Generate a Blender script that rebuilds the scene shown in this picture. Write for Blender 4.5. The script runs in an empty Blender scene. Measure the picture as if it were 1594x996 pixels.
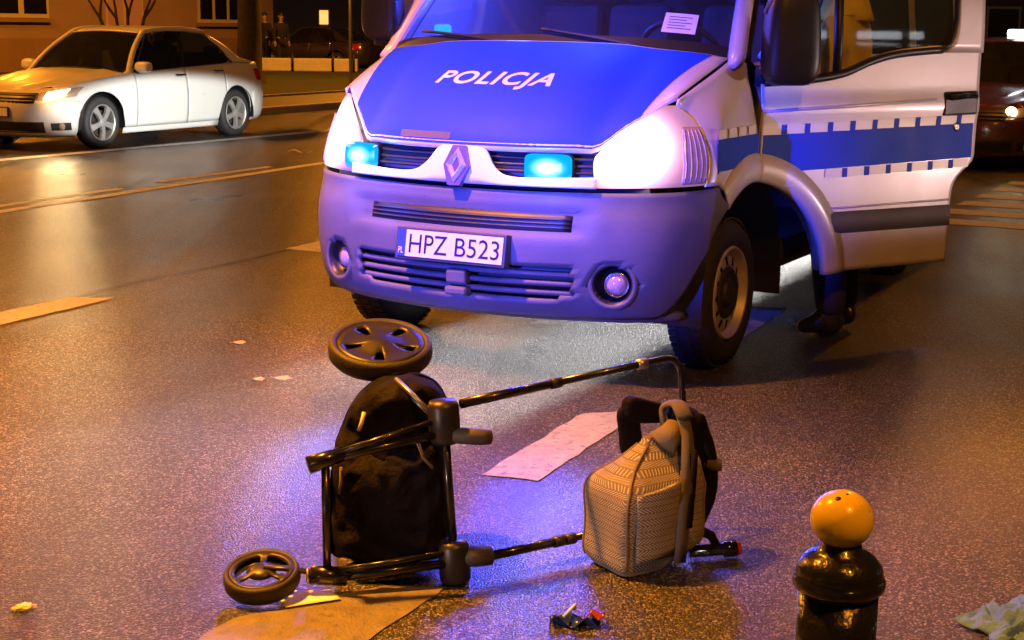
import bpy, bmesh, math, random
from mathutils import Vector, Matrix, noise
R = math.radians
random.seed(7)
scene = bpy.context.scene
COL = scene.collection

# ------------------------------------------------------------------ camera
cam_d = bpy.data.cameras.new("camera")
cam = bpy.data.objects.new("camera", cam_d)
COL.objects.link(cam)
cam_d.sensor_width = 36.0
cam_d.lens = 36.0 * 2328.0 / 1594.0
cam_d.clip_start = 0.05
cam_d.clip_end = 2000
_pt, _ro = 0.19268, 0.01226
_fw = Vector((0, math.cos(_pt), -math.sin(_pt)))
_up = Vector((0, math.sin(_pt), math.cos(_pt)))
_rt = Vector((1, 0, 0))
# the hand-held camera leans a little
_r2 = _rt * math.cos(_ro) + _up * math.sin(_ro)
_u2 = _up * math.cos(_ro) - _rt * math.sin(_ro)
m = Matrix((( _r2.x, _u2.x, -_fw.x, 0), (_r2.y, _u2.y, -_fw.y, 0), (_r2.z, _u2.z, -_fw.z, 1.495), (0, 0, 0, 1)))
cam.matrix_world = m
scene.camera = cam

# ------------------------------------------------------------------ night sky, faint moonlight
world = bpy.data.worlds.new("World")
scene.world = world
world.use_nodes = True
wn = world.node_tree
bg = wn.nodes["Background"]
sky = wn.nodes.new("ShaderNodeTexSky")
sky.sky_type = 'NISHITA'
sky.sun_disc = False
sky.sun_elevation = R(1.0)
sky.sun_rotation = R(200)
wn.links.new(sky.outputs[0], bg.inputs[0])
bg.inputs[1].default_value = 0.014
sun_d = bpy.data.lights.new("sun", 'SUN')
sun_d.energy = 0.02
sun_d.angle = R(10)
sun_d.color = (1.0, 0.8, 0.6)
sun = bpy.data.objects.new("sun", sun_d)
COL.objects.link(sun)
sun.location = (0, 0, 30)
sun.rotation_euler = (R(40), 0, R(20))

scene.render.engine = 'CYCLES'
scene.cycles.use_denoising = True
scene.cycles.max_bounces = 6
scene.cycles.diffuse_bounces = 2
scene.cycles.glossy_bounces = 3
scene.cycles.transmission_bounces = 4
scene.cycles.transparent_max_bounces = 12
scene.cycles.sample_clamp_indirect = 6
scene.cycles.sample_clamp_direct = 30
scene.cycles.caustics_reflective = False
scene.cycles.caustics_refractive = False
scene.view_settings.view_transform = 'Standard'
scene.view_settings.look = 'None'
scene.view_settings.exposure = 0.0
scene.view_settings.gamma = 1.0

SODIUM = (1.0, 0.31, 0.018)
BLUE = (0.035, 0.06, 1.0)

# ------------------------------------------------------------------ materials
def N(nt, t, **kw):
    n = nt.nodes.new(t)
    for k, v in kw.items():
        setattr(n, k, v)
    return n

def mat(name, col, rough=0.5, metal=0.0, spec=0.5, coat=0.0, coat_rough=0.05, var=0.12, vscale=6.0, bump=0.0, bscale=60.0, sheen=0.0):
    m = bpy.data.materials.new(name)
    m.use_nodes = True
    nt = m.node_tree
    b = nt.nodes["Principled BSDF"]
    tc = N(nt, "ShaderNodeTexCoord")
    nz = N(nt, "ShaderNodeTexNoise")
    nz.inputs["Scale"].default_value = vscale
    nz.inputs["Detail"].default_value = 5
    nt.links.new(tc.outputs["Object"], nz.inputs["Vector"])
    mr = N(nt, "ShaderNodeMapRange")
    mr.inputs[3].default_value = 1 - var * 1.6
    mr.inputs[4].default_value = 1 + var * 1.6
    nt.links.new(nz.outputs[0], mr.inputs[0])
    hsv = N(nt, "ShaderNodeHueSaturation")
    hsv.inputs["Color"].default_value = (*col, 1)
    nt.links.new(mr.outputs[0], hsv.inputs["Value"])
    nt.links.new(hsv.outputs[0], b.inputs["Base Color"])
    mr2 = N(nt, "ShaderNodeMapRange")
    mr2.inputs[3].default_value = max(0.02, rough - 0.10 * (var > 0))
    mr2.inputs[4].default_value = min(1.0, rough + 0.10 * (var > 0))
    nt.links.new(nz.outputs[0], mr2.inputs[0])
    nt.links.new(mr2.outputs[0], b.inputs["Roughness"])
    b.inputs["Metallic"].default_value = metal
    b.inputs["Specular IOR Level"].default_value = spec
    b.inputs["Coat Weight"].default_value = coat
    b.inputs["Coat Roughness"].default_value = coat_rough
    if sheen:
        b.inputs["Sheen Weight"].default_value = sheen
    if bump:
        n2 = N(nt, "ShaderNodeTexNoise")
        n2.inputs["Scale"].default_value = bscale
        n2.inputs["Detail"].default_value = 4
        nt.links.new(tc.outputs["Object"], n2.inputs["Vector"])
        bp = N(nt, "ShaderNodeBump")
        bp.inputs["Strength"].default_value = bump
        bp.inputs["Distance"].default_value = 0.01
        nt.links.new(n2.outputs[0], bp.inputs["Height"])
        nt.links.new(bp.outputs[0], b.inputs["Normal"])
    return m

def emit(name, col, strength):
    m = bpy.data.materials.new(name)
    m.use_nodes = True
    nt = m.node_tree
    b = nt.nodes["Principled BSDF"]
    b.inputs["Base Color"].default_value = (0.02, 0.02, 0.02, 1)
    b.inputs["Emission Color"].default_value = (*col, 1)
    b.inputs["Emission Strength"].default_value = strength
    return m

def glass(name, tint=(0.25, 0.28, 0.3), dirt=0.06, dirtcol=(0.5, 0.5, 0.5), refl=1.45):
    m = bpy.data.materials.new(name)
    m.use_nodes = True
    nt = m.node_tree
    nt.nodes.remove(nt.nodes["Principled BSDF"])
    out = nt.nodes["Material Output"]
    tr = N(nt, "ShaderNodeBsdfTransparent")
    tr.inputs[0].default_value = (*tint, 1)
    gl = N(nt, "ShaderNodeBsdfGlossy")
    gl.inputs["Roughness"].default_value = 0.03
    fr = N(nt, "ShaderNodeFresnel")
    fr.inputs[0].default_value = refl
    mx = N(nt, "ShaderNodeMixShader")
    nt.links.new(fr.outputs[0], mx.inputs[0])
    nt.links.new(tr.outputs[0], mx.inputs[1])
    nt.links.new(gl.outputs[0], mx.inputs[2])
    df = N(nt, "ShaderNodeBsdfDiffuse")
    df.inputs[0].default_value = (*dirtcol, 1)
    tc = N(nt, "ShaderNodeTexCoord")
    nz = N(nt, "ShaderNodeTexNoise")
    nz.inputs["Scale"].default_value = 9
    nz.inputs["Detail"].default_value = 8
    nt.links.new(tc.outputs["Object"], nz.inputs["Vector"])
    mr = N(nt, "ShaderNodeMapRange")
    mr.inputs[3].default_value = dirt * 0.5
    mr.inputs[4].default_value = dirt * 1.5
    nt.links.new(nz.outputs[0], mr.inputs[0])
    mx2 = N(nt, "ShaderNodeMixShader")
    nt.links.new(mr.outputs[0], mx2.inputs[0])
    nt.links.new(mx.outputs[0], mx2.inputs[1])
    nt.links.new(df.outputs[0], mx2.inputs[2])
    nt.links.new(mx2.outputs[0], out.inputs[0])
    return m

def asphalt_mat():
    m = bpy.data.materials.new("wet_asphalt")
    m.use_nodes = True
    nt = m.node_tree
    L = nt.links.new
    b = nt.nodes["Principled BSDF"]
    tc = N(nt, "ShaderNodeTexCoord")
    vo = N(nt, "ShaderNodeTexVoronoi")
    vo.inputs["Scale"].default_value = 175
    L(tc.outputs["Object"], vo.inputs["Vector"])
    big = N(nt, "ShaderNodeTexNoise")
    big.inputs["Scale"].default_value = 0.55
    big.inputs["Detail"].default_value = 6
    L(tc.outputs["Object"], big.inputs["Vector"])
    fine = N(nt, "ShaderNodeTexNoise")
    fine.inputs["Scale"].default_value = 70
    fine.inputs["Detail"].default_value = 5
    fine.inputs["Roughness"].default_value = 0.7
    L(tc.outputs["Object"], fine.inputs["Vector"])
    sep = N(nt, "ShaderNodeSeparateColor")
    L(vo.outputs["Color"], sep.inputs[0])
    cr = N(nt, "ShaderNodeValToRGB")
    cr.color_ramp.elements[0].color = (0.006, 0.006, 0.006, 1)
    cr.color_ramp.elements[1].color = (0.34, 0.32, 0.30, 1)
    cr.color_ramp.elements[1].position = 1.0
    e = cr.color_ramp.elements.new(0.7)
    e.color = (0.045, 0.042, 0.039, 1)
    L(sep.outputs[0], cr.inputs[0])
    mrb = N(nt, "ShaderNodeMapRange")
    mrb.inputs[1].default_value = 0.3
    mrb.inputs[2].default_value = 0.7
    mrb.inputs[3].default_value = 0.6
    mrb.inputs[4].default_value = 1.4
    L(big.outputs[0], mrb.inputs[0])
    mrf = N(nt, "ShaderNodeMapRange")
    mrf.inputs[1].default_value = 0.3
    mrf.inputs[2].default_value = 0.7
    mrf.inputs[3].default_value = 0.35
    mrf.inputs[4].default_value = 1.65
    L(fine.outputs[0], mrf.inputs[0])
    mul = N(nt, "ShaderNodeMath", operation='MULTIPLY')
    # worn wheel paths run along the carriageway
    mp_ = N(nt, "ShaderNodeMapping")
    mp_.inputs["Rotation"].default_value = (0, 0, R(27))
    mp_.inputs["Scale"].default_value = (1.0, 0.07, 1.0)
    L(tc.outputs["Object"], mp_.inputs["Vector"])
    trk = N(nt, "ShaderNodeTexNoise")
    trk.inputs["Scale"].default_value = 1.1
    trk.inputs["Detail"].default_value = 4
    L(mp_.outputs[0], trk.inputs["Vector"])
    mrt = N(nt, "ShaderNodeMapRange")
    mrt.inputs[1].default_value = 0.35
    mrt.inputs[2].default_value = 0.65
    mrt.inputs[3].default_value = 0.62
    mrt.inputs[4].default_value = 1.3
    L(trk.outputs[0], mrt.inputs[0])
    mulb = N(nt, "ShaderNodeMath", operation='MULTIPLY')
    L(mrb.outputs[0], mulb.inputs[0])
    L(mrt.outputs[0], mulb.inputs[1])
    mrc = N(nt, "ShaderNodeMapRange")
    mrc.inputs[1].default_value = 0.35
    mrc.inputs[2].default_value = 0.65
    mrc.inputs[3].default_value = 0.95
    mrc.inputs[4].default_value = 0.25
    L(trk.outputs[0], mrc.inputs[0])
    L(mulb.outputs[0], mul.inputs[0])
    L(mrf.outputs[0], mul.inputs[1])
    hs = N(nt, "ShaderNodeHueSaturation")
    L(cr.outputs[0], hs.inputs["Color"])
    L(mul.outputs[0], hs.inputs["Value"])
    L(hs.outputs[0], b.inputs["Base Color"])
    mrr = N(nt, "ShaderNodeMapRange")
    mrr.inputs[1].default_value = 0.3
    mrr.inputs[2].default_value = 0.7
    mrr.inputs[3].default_value = 0.26
    mrr.inputs[4].default_value = 0.58
    L(big.outputs[0], mrr.inputs[0])
    L(mrr.outputs[0], b.inputs["Roughness"])
    b.inputs["Specular IOR Level"].default_value = 0.5
    # relief of the chippings
    ad = N(nt, "ShaderNodeMath", operation='MULTIPLY_ADD')
    L(fine.outputs[0], ad.inputs[0])
    ad.inputs[1].default_value = 0.5
    L(vo.outputs["Distance"], ad.inputs[2])
    bp = N(nt, "ShaderNodeBump")
    bp.invert = True
    bp.inputs["Strength"].default_value = 1.0
    bp.inputs["Distance"].default_value = 0.006
    L(ad.outputs[0], bp.inputs["Height"])
    L(bp.outputs[0], b.inputs["Normal"])
    # water film
    L(mrc.outputs[0], b.inputs["Coat Weight"])
    b.inputs["Coat Roughness"].default_value = 0.18
    bp2 = N(nt, "ShaderNodeBump")
    bp2.invert = True
    bp2.inputs["Strength"].default_value = 0.25
    bp2.inputs["Distance"].default_value = 0.006
    L(ad.outputs[0], bp2.inputs["Height"])
    L(bp2.outputs[0], b.inputs["Coat Normal"])
    return m

def worn_paint(name="road_paint", col=(0.32, 0.30, 0.27)):
    m = mat(name, col, rough=0.5, var=0.3, vscale=14, bump=0.5, bscale=140)
    nt = m.node_tree
    b = nt.nodes["Principled BSDF"]
    tc = N(nt, "ShaderNodeTexCoord")
    nz = N(nt, "ShaderNodeTexNoise")
    nz.inputs["Scale"].default_value = 26
    nz.inputs["Detail"].default_value = 8
    nz.inputs["Roughness"].default_value = 0.75
    nt.links.new(tc.outputs["Object"], nz.inputs["Vector"])
    cr = N(nt, "ShaderNodeValToRGB")
    cr.color_ramp.elements[0].position = 0.36
    cr.color_ramp.elements[0].color = (0, 0, 0, 1)
    cr.color_ramp.elements[1].position = 0.46
    cr.color_ramp.elements[1].color = (1, 1, 1, 1)
    nt.links.new(nz.outputs[0], cr.inputs[0])
    mx = N(nt, "ShaderNodeMix", data_type='RGBA')
    src = b.inputs["Base Color"].links[0].from_socket
    nt.links.new(cr.outputs[0], mx.inputs[0])
    mx.inputs[6].default_value = (0.10, 0.095, 0.09, 1)
    nt.links.new(src, mx.inputs[7])
    nt.links.new(mx.outputs[2], b.inputs["Base Color"])
    return m

def herring_mat():
    m = mat("herringbone_cloth", (0.14, 0.12, 0.115), rough=0.85, var=0.15, vscale=12, bump=0.3, bscale=300)
    nt = m.node_tree
    L = nt.links.new
    b = nt.nodes["Principled BSDF"]
    tc = N(nt, "ShaderNodeTexCoord")
    sx = N(nt, "ShaderNodeSeparateXYZ")
    L(tc.outputs["Object"], sx.inputs[0])
    def M_(op, a, bb=None, c=None):
        n = N(nt, "ShaderNodeMath", operation=op)
        for i, v in enumerate((a, bb, c)):
            if v is None:
                continue
            if isinstance(v, (int, float)):
                n.inputs[i].default_value = v
            else:
                L(v, n.inputs[i])
        return n.outputs[0]
    hz = M_('ADD', sx.outputs[0], sx.outputs[1])
    row = M_('FLOOR', M_('DIVIDE', sx.outputs[2], 0.0175))
    par = M_('MULTIPLY_ADD', M_('MODULO', M_('ADD', row, 200), 2.0), 2.0, -1.0)
    sl = M_('ADD', hz, M_('MULTIPLY', M_('MULTIPLY', sx.outputs[2], par), 1.3))
    fr = M_('FRACT', M_('DIVIDE', sl, 0.0105))
    ln = M_('LESS_THAN', fr, 0.36)
    fz = M_('FRACT', M_('DIVIDE', sx.outputs[2], 0.0175))
    gap = M_('GREATER_THAN', fz, 0.14)
    wn_ = N(nt, "ShaderNodeTexNoise")
    wn_.inputs["Scale"].default_value = 16
    wn_.inputs["Detail"].default_value = 4
    L(tc.outputs["Object"], wn_.inputs["Vector"])
    f = M_('MULTIPLY', M_('MULTIPLY', ln, gap), M_('MULTIPLY_ADD', wn_.outputs[0], 1.5, .05))
    mx = N(nt, "ShaderNodeMix", data_type='RGBA')
    src = b.inputs["Base Color"].links[0].from_socket
    L(f, mx.inputs[0])
    L(src, mx.inputs[6])
    mx.inputs[7].default_value = (0.50, 0.47, 0.42, 1)
    L(mx.outputs[2], b.inputs["Base Color"])
    return m

M = {}
M['asphalt'] = asphalt_mat()
M['paint_line'] = worn_paint()
M['paint_shaded'] = worn_paint("shaded_road_paint", (0.17, 0.155, 0.135))  # darker copy of the road paint, with shade put into its colour
M['paint_fresh'] = worn_paint("fresh_road_paint", (0.72, 0.70, 0.66))
M['tar'] = mat("tar_seal", (0.012, 0.012, 0.013), rough=0.3, var=0.3, vscale=20)
M['silver'] = mat("silver_van_paint", (0.60, 0.58, 0.58), rough=0.4, metal=0.15, coat=0.5, coat_rough=0.12, var=0.11, vscale=5, bump=0.08, bscale=220)
M['policeblue'] = mat("police_blue_film", (0.006, 0.05, 0.60), rough=0.6, spec=0.25, coat=0.0, coat_rough=0.3, var=0.05, bump=0.06, bscale=220)
M['whitefilm'] = mat("white_film", (0.78, 0.77, 0.74), rough=0.4, var=0.04)
M['letters'] = mat("pale_letter_film", (0.80, 0.74, 0.76), rough=0.5, var=0.04)
M['bumper'] = mat("grey_bumper_plastic", (0.10, 0.098, 0.105), rough=0.55, var=0.28, vscale=4, bump=0.25, bscale=260)
M['bumperdark'] = mat("dark_bumper_slats", (0.05, 0.05, 0.055), rough=0.5, var=0.1)
M['black'] = mat("black_plastic", (0.012, 0.012, 0.014), rough=0.45, var=0.1)
M['blackgloss'] = mat("gloss_black", (0.008, 0.008, 0.01), rough=0.12, coat=0.6, var=0.1)
M['rubber'] = mat("tyre_rubber", (0.022, 0.021, 0.021), rough=0.7, var=0.25, vscale=20, bump=0.3, bscale=120)
M['steel'] = mat("steel_rim", (0.62, 0.58, 0.52), rough=0.45, metal=0.6, var=0.15, vscale=18)
M['darksteel'] = mat("dark_steel", (0.05, 0.045, 0.045), rough=0.5, metal=0.5, var=0.2)
M['chrome'] = mat("chrome", (0.75, 0.75, 0.78), rough=0.15, metal=1.0, var=0.05)
M['glass'] = glass("windscreen_glass", tint=(0.5, 0.52, 0.55), dirt=0.03)
M['sideglass'] = glass("side_glass", tint=(0.9, 0.92, 0.92), dirt=0.015)
M['carglass'] = glass("sedan_glass", tint=(0.45, 0.47, 0.48), dirt=0.02)
M['interior'] = mat("cabin_trim", (0.07, 0.07, 0.08), rough=0.8, var=0.15)
M['seat'] = mat("seat_cloth", (0.06, 0.06, 0.075), rough=0.9, var=0.2)
def lamp_glow(name, core, edge, strength, size, power=2.0, floor=0.0, base=(0.25, 0.2, 0.2)):
    """lit lens: brightest over the bulb, falling off through the moulded glass"""
    m = bpy.data.materials.new(name)
    m.use_nodes = True
    nt = m.node_tree
    L = nt.links.new
    b = nt.nodes["Principled BSDF"]
    b.inputs["Base Color"].default_value = (*base, 1)
    b.inputs["Roughness"].default_value = 0.15
    tc = N(nt, "ShaderNodeTexCoord")
    mp = N(nt, "ShaderNodeMapping", vector_type='POINT')
    mp.inputs["Scale"].default_value = tuple(1 / x for x in size)
    L(tc.outputs["Object"], mp.inputs["Vector"])
    ln = N(nt, "ShaderNodeVectorMath", operation='LENGTH')
    L(mp.outputs[0], ln.inputs[0])
    mr = N(nt, "ShaderNodeMapRange", interpolation_type='SMOOTHSTEP')
    mr.inputs[1].default_value = 0.0
    mr.inputs[2].default_value = 1.0
    mr.inputs[3].default_value = 1.0
    mr.inputs[4].default_value = 0.0
    L(ln.outputs["Value"], mr.inputs[0])
    pw = N(nt, "ShaderNodeMath", operation='POWER')
    L(mr.outputs[0], pw.inputs[0])
    pw.inputs[1].default_value = power
    ml = N(nt, "ShaderNodeMath", operation='MULTIPLY_ADD')
    L(pw.outputs[0], ml.inputs[0])
    ml.inputs[1].default_value = strength
    ml.inputs[2].default_value = floor
    mx = N(nt, "ShaderNodeMix", data_type='RGBA')
    L(pw.outputs[0], mx.inputs[0])
    mx.inputs[6].default_value = (*edge, 1)
    mx.inputs[7].default_value = (*core, 1)
    L(mx.outputs[2], b.inputs["Emission Color"])
    L(ml.outputs[0], b.inputs["Emission Strength"])
    return m
M['headlamp'] = lamp_glow("lit_headlamp", (1.0, 0.96, 0.92), (1.0, 0.42, 0.40), 7.5, (.265, .38, .245), 1.35, .30)
M['strobe'] = lamp_glow("lit_strobe", (0.55, 1.0, 1.0), (0.0, 0.33, 1.0), 7.0, (.100, .08, .055), 1.2, 1.5, (.0, .01, .03))
M['badge'] = mat("satin_badge", (0.85, 0.84, 0.88), rough=0.3, metal=0.6, var=0.05)
M['badgedark'] = mat("badge_recess", (0.14, 0.12, 0.22), rough=0.4, metal=0.3, var=0.1)
M['lampclear'] = mat("clear_lamp_lens", (0.55, 0.45, 0.42), rough=0.12, spec=0.8, coat=1.0, var=0.2, vscale=25, metal=0.3)
M['amber'] = mat("amber_lens", (0.55, 0.22, 0.12), rough=0.15, coat=1.0, var=0.15)
M['redlens'] = mat("red_lens", (0.55, 0.01, 0.01), rough=0.15, coat=1.0, var=0.1)
M['bluecore'] = emit("strobe_core", (0.75, 0.95, 1.0), 14.0)
M['bluelens'] = emit("strobe_lens", (0.0, 0.45, 1.0), 2.2)
M['platewhite'] = mat("plate_white", (0.75, 0.73, 0.70), rough=0.5, var=0.03)
M['plateblue'] = mat("plate_blue", (0.02, 0.06, 0.4), rough=0.5, var=0.03)
M['ink'] = mat("black_ink", (0.01, 0.01, 0.012), rough=0.5, var=0.0)
M['paper'] = mat("paper", (0.72, 0.71, 0.68), rough=0.8, var=0.08, vscale=30)
M['sedan'] = mat("pearl_white_paint", (0.66, 0.65, 0.62), rough=0.32, coat=0.6, coat_rough=0.08, var=0.03)
M['darkpaint'] = mat("dark_car_paint", (0.035, 0.028, 0.03), rough=0.25, coat=0.8, var=0.05)
M['redpaint'] = mat("wine_car_paint", (0.08, 0.025, 0.03), rough=0.25, coat=0.8, var=0.05)
M['alloy'] = mat("alloy_wheel", (0.62, 0.61, 0.58), rough=0.3, metal=0.7, var=0.08)
M['tube'] = mat("black_frame_tube", (0.009, 0.009, 0.011), rough=0.25, coat=0.5, var=0.2, vscale=15)
M['tubegrey'] = mat("grey_brushed_tube", (0.45, 0.45, 0.47), rough=0.3, metal=0.9, var=0.1)
M['blackcloth'] = mat("black_nylon", (0.0042, 0.003, 0.007), rough=0.75, spec=0.15, var=0.3, vscale=10, bump=0.4, bscale=90)
M['eva'] = mat("grey_foam_tyre", (0.022, 0.020, 0.024), rough=0.6, var=0.2, vscale=20, bump=0.2, bscale=160)
M['wheelplastic'] = mat("wheel_plastic", (0.016, 0.015, 0.018), rough=0.4, var=0.15)
M['grip'] = mat("rubber_grip", (0.06, 0.055, 0.05), rough=0.6, var=0.15)
M['bag'] = herring_mat()
M['bagplain'] = mat("brown_bag_cloth", (0.17, 0.14, 0.12), rough=0.85, var=0.2, vscale=15, bump=0.3, bscale=150)
M['strap'] = mat("taupe_webbing", (0.11, 0.10, 0.095), rough=0.8, var=0.15, vscale=20, bump=0.4, bscale=400)
M['yellow'] = mat("yellow_ball_paint", (0.98, 0.74, 0.02), rough=0.28, coat=0.6, var=0.06, vscale=12, bump=0.05, bscale=60)
M['bollard'] = mat("black_cast_iron", (0.012, 0.012, 0.011), rough=0.25, coat=0.5, var=0.3, vscale=20, bump=0.35, bscale=45)
M['hivis'] = mat("hi_vis_yellow", (0.92, 0.80, 0.03), rough=0.75, var=0.15, vscale=9, bump=0.4, bscale=14)
M['reflective'] = mat("reflective_tape", (0.8, 0.8, 0.82), rough=0.3, metal=0.5, var=0.05)
M['navy'] = mat("navy_trousers", (0.018, 0.018, 0.03), rough=0.85, var=0.2, bump=0.3, bscale=20)
M['boot'] = mat("black_leather", (0.012, 0.011, 0.011), rough=0.3, coat=0.3, var=0.2)
M['skin'] = mat("skin", (0.45, 0.28, 0.21), rough=0.5, var=0.06)
M['hair'] = mat("dark_hair", (0.02, 0.014, 0.01), rough=0.6, var=0.3, vscale=40)
M['coat'] = mat("dark_coat", (0.02, 0.02, 0.028), rough=0.85, var=0.2)
M['kerb'] = mat("kerb_stone", (0.42, 0.38, 0.33), rough=0.6, var=0.25, vscale=8, bump=0.4, bscale=80)
M['pavement'] = mat("pavement", (0.16, 0.145, 0.13), rough=0.55, var=0.25, vscale=3, bump=0.4, bscale=60)
M['lawn'] = mat("winter_lawn", (0.035, 0.045, 0.02), rough=0.9, var=0.5, vscale=2.0, bump=1.0, bscale=18)
M['render'] = mat("pinkish_render", (0.36, 0.26, 0.25), rough=0.9, var=0.15, vscale=0.8, bump=0.3, bscale=20)
M['render2'] = mat("ochre_render", (0.30, 0.19, 0.11), rough=0.9, var=0.2, vscale=0.8, bump=0.3, bscale=20)
M['render3'] = mat("brown_render", (0.16, 0.10, 0.08), rough=0.9, var=0.2, vscale=0.8)
M['frame'] = mat("white_window_frame", (0.6, 0.56, 0.5), rough=0.5, var=0.08)
M['pane'] = mat("dark_pane", (0.01, 0.01, 0.014), rough=0.06, spec=0.8, var=0.1)
M['warmwin'] = emit("warm_lit_window", (1.0, 0.45, 0.12), 1.6)
M['curtain'] = emit("orange_curtained_window", (1.0, 0.20, 0.03), 0.30)
M['bark'] = mat("bark", (0.06, 0.045, 0.035), rough=0.9, var=0.4, vscale=8, bump=1.0, bscale=20)
M['galv'] = mat("galvanised_post", (0.4, 0.4, 0.42), rough=0.45, metal=0.7, var=0.12)
M['postgrey'] = mat("grey_lamp_post", (0.12, 0.12, 0.12), rough=0.5, metal=0.3, var=0.12)
M['sodium'] = emit("sodium_lamp", SODIUM, 30.0)
M['whitewall'] = mat("whitewashed_low_wall", (0.7, 0.68, 0.62), rough=0.8, var=0.15)
M['cloth'] = mat("pale_blue_cloth", (0.12, 0.28, 0.75), rough=0.9, var=0.2, vscale=14, bump=0.5, bscale=80)
M['leaf'] = mat("fallen_leaf", (0.50, 0.36, 0.22), rough=0.7, var=0.2, vscale=20)
M['bluefoil'] = mat("blue_wrapper", (0.02, 0.04, 0.2), rough=0.2, coat=0.5, var=0.15)
M['redfoil'] = mat("red_wrapper", (0.15, 0.02, 0.025), rough=0.25, coat=0.5, var=0.15)
M['crumb'] = mat("yellowish_crust", (0.75, 0.6, 0.32), rough=0.7, var=0.2, vscale=30)
M['whitesign'] = emit("white_lit_bar", (0.85, 0.92, 1.0), 8.0)
M['carlamp'] = emit("warm_car_lamp", (1.0, 0.72, 0.30), 26.0)

# ------------------------------------------------------------------ helpers
def tag(o, label=None, cat=None, group=None, kind=None):
    if label: o["label"] = label
    if cat: o["category"] = cat
    if group: o["group"] = group
    if kind: o["kind"] = kind
    return o

def empty(name, loc=(0, 0, 0), rz=0.0):
    o = bpy.data.objects.new(name, None)
    o.empty_display_size = 0.2
    COL.objects.link(o)
    o.location = loc
    o.rotation_euler = (0, 0, rz)
    return o

def obj(name, bm, material, parent=None, smooth=True, recalc=True, solid=0.0, bevel=0.0, autosmooth=None):
    if recalc:
        bmesh.ops.recalc_face_normals(bm, faces=bm.faces[:])
    me = bpy.data.meshes.new(name)
    bm.to_mesh(me)
    bm.free()
    me.materials.append(M[material] if isinstance(material, str) else material)
    if smooth:
        me.polygons.foreach_set("use_smooth", [True] * len(me.polygons))
        if autosmooth is not None:
            try:
                me.set_sharp_from_angle(angle=R(autosmooth))
            except Exception:
                pass
    o = bpy.data.objects.new(name, me)
    COL.objects.link(o)
    if parent is not None:
        o.parent = parent
    if solid:
        md = o.modifiers.new("thickness", 'SOLIDIFY')
        md.thickness = solid
        md.offset = 0.0
    if bevel:
        md = o.modifiers.new("bevel", 'BEVEL')
        md.width = bevel
        md.segments = 2
        md.limit_method = 'ANGLE'
        md.angle_limit = R(40)
    return o

def BM():
    return bmesh.new()

def lerp(a, b, t):
    return a + (b - a) * t

def tab(t, x):
    if x <= t[0][0]: return t[0][1]
    for (x0, y0), (x1, y1) in zip(t, t[1:]):
        if x <= x1:
            k = (x - x0) / (x1 - x0)
            return y0 + (y1 - y0) * k
    return t[-1][1]

def stab(t, x):
    """smooth (Catmull-Rom) table lookup"""
    n = len(t)
    if x <= t[0][0]: return t[0][1]
    if x >= t[-1][0]: return t[-1][1]
    for i in range(n - 1):
        if x <= t[i + 1][0]:
            break
    x0, y0 = t[i]; x1, y1 = t[i + 1]
    h = x1 - x0
    k = (x - x0) / h
    m0 = (y1 - t[i - 1][1]) / (x1 - t[i - 1][0]) if i > 0 else (y1 - y0) / h
    m1 = (t[i + 2][1] - y0) / (t[i + 2][0] - x0) if i < n - 2 else (y1 - y0) / h
    return ((2*k**3 - 3*k*k + 1) * y0 + (k**3 - 2*k*k + k) * h * m0 + (-2*k**3 + 3*k*k) * y1 + (k**3 - k*k) * h * m1)

def grid(bm, f, nu, nv, closeu=False):
    """f(a,b) with a,b in 0..1"""
    vs = []
    cu = nu if closeu else nu + 1
    for j in range(nv + 1):
        vs.append([bm.verts.new(f(i / nu, j / nv)) for i in range(cu)])
    for j in range(nv):
        for i in range(nu):
            i2 = (i + 1) % cu
            q = [vs[j][i], vs[j][i2], vs[j + 1][i2], vs[j + 1][i]]
            try:
                bm.faces.new(q)
            except ValueError:
                pass
    return vs

def box(bm, c, s, rot=None):
    cx, cy, cz = c
    hx, hy, hz = s[0] / 2, s[1] / 2, s[2] / 2
    vs = []
    for dz in (-hz, hz):
        for dx, dy in ((-hx, -hy), (hx, -hy), (hx, hy), (-hx, hy)):
            p = Vector((dx, dy, dz))
            if rot is not None: p = rot @ p
            vs.append(bm.verts.new((cx + p.x, cy + p.y, cz + p.z)))
    for f in ((0, 3, 2, 1), (4, 5, 6, 7), (0, 1, 5, 4), (1, 2, 6, 5), (2, 3, 7, 6), (3, 0, 4, 7)):
        bm.faces.new([vs[i] for i in f])
    return vs

def hexa(bm, p8):
    vs = [bm.verts.new(p) for p in p8]
    for f in ((0, 3, 2, 1), (4, 5, 6, 7), (0, 1, 5, 4), (1, 2, 6, 5), (2, 3, 7, 6), (3, 0, 4, 7)):
        bm.faces.new([vs[i] for i in f])

def frame_of(d):
    d = d.normalized()
    a = Vector((0, 0, 1)) if abs(d.z) < 0.9 else Vector((1, 0, 0))
    x = d.cross(a).normalized()
    return x, d.cross(x).normalized()

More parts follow.
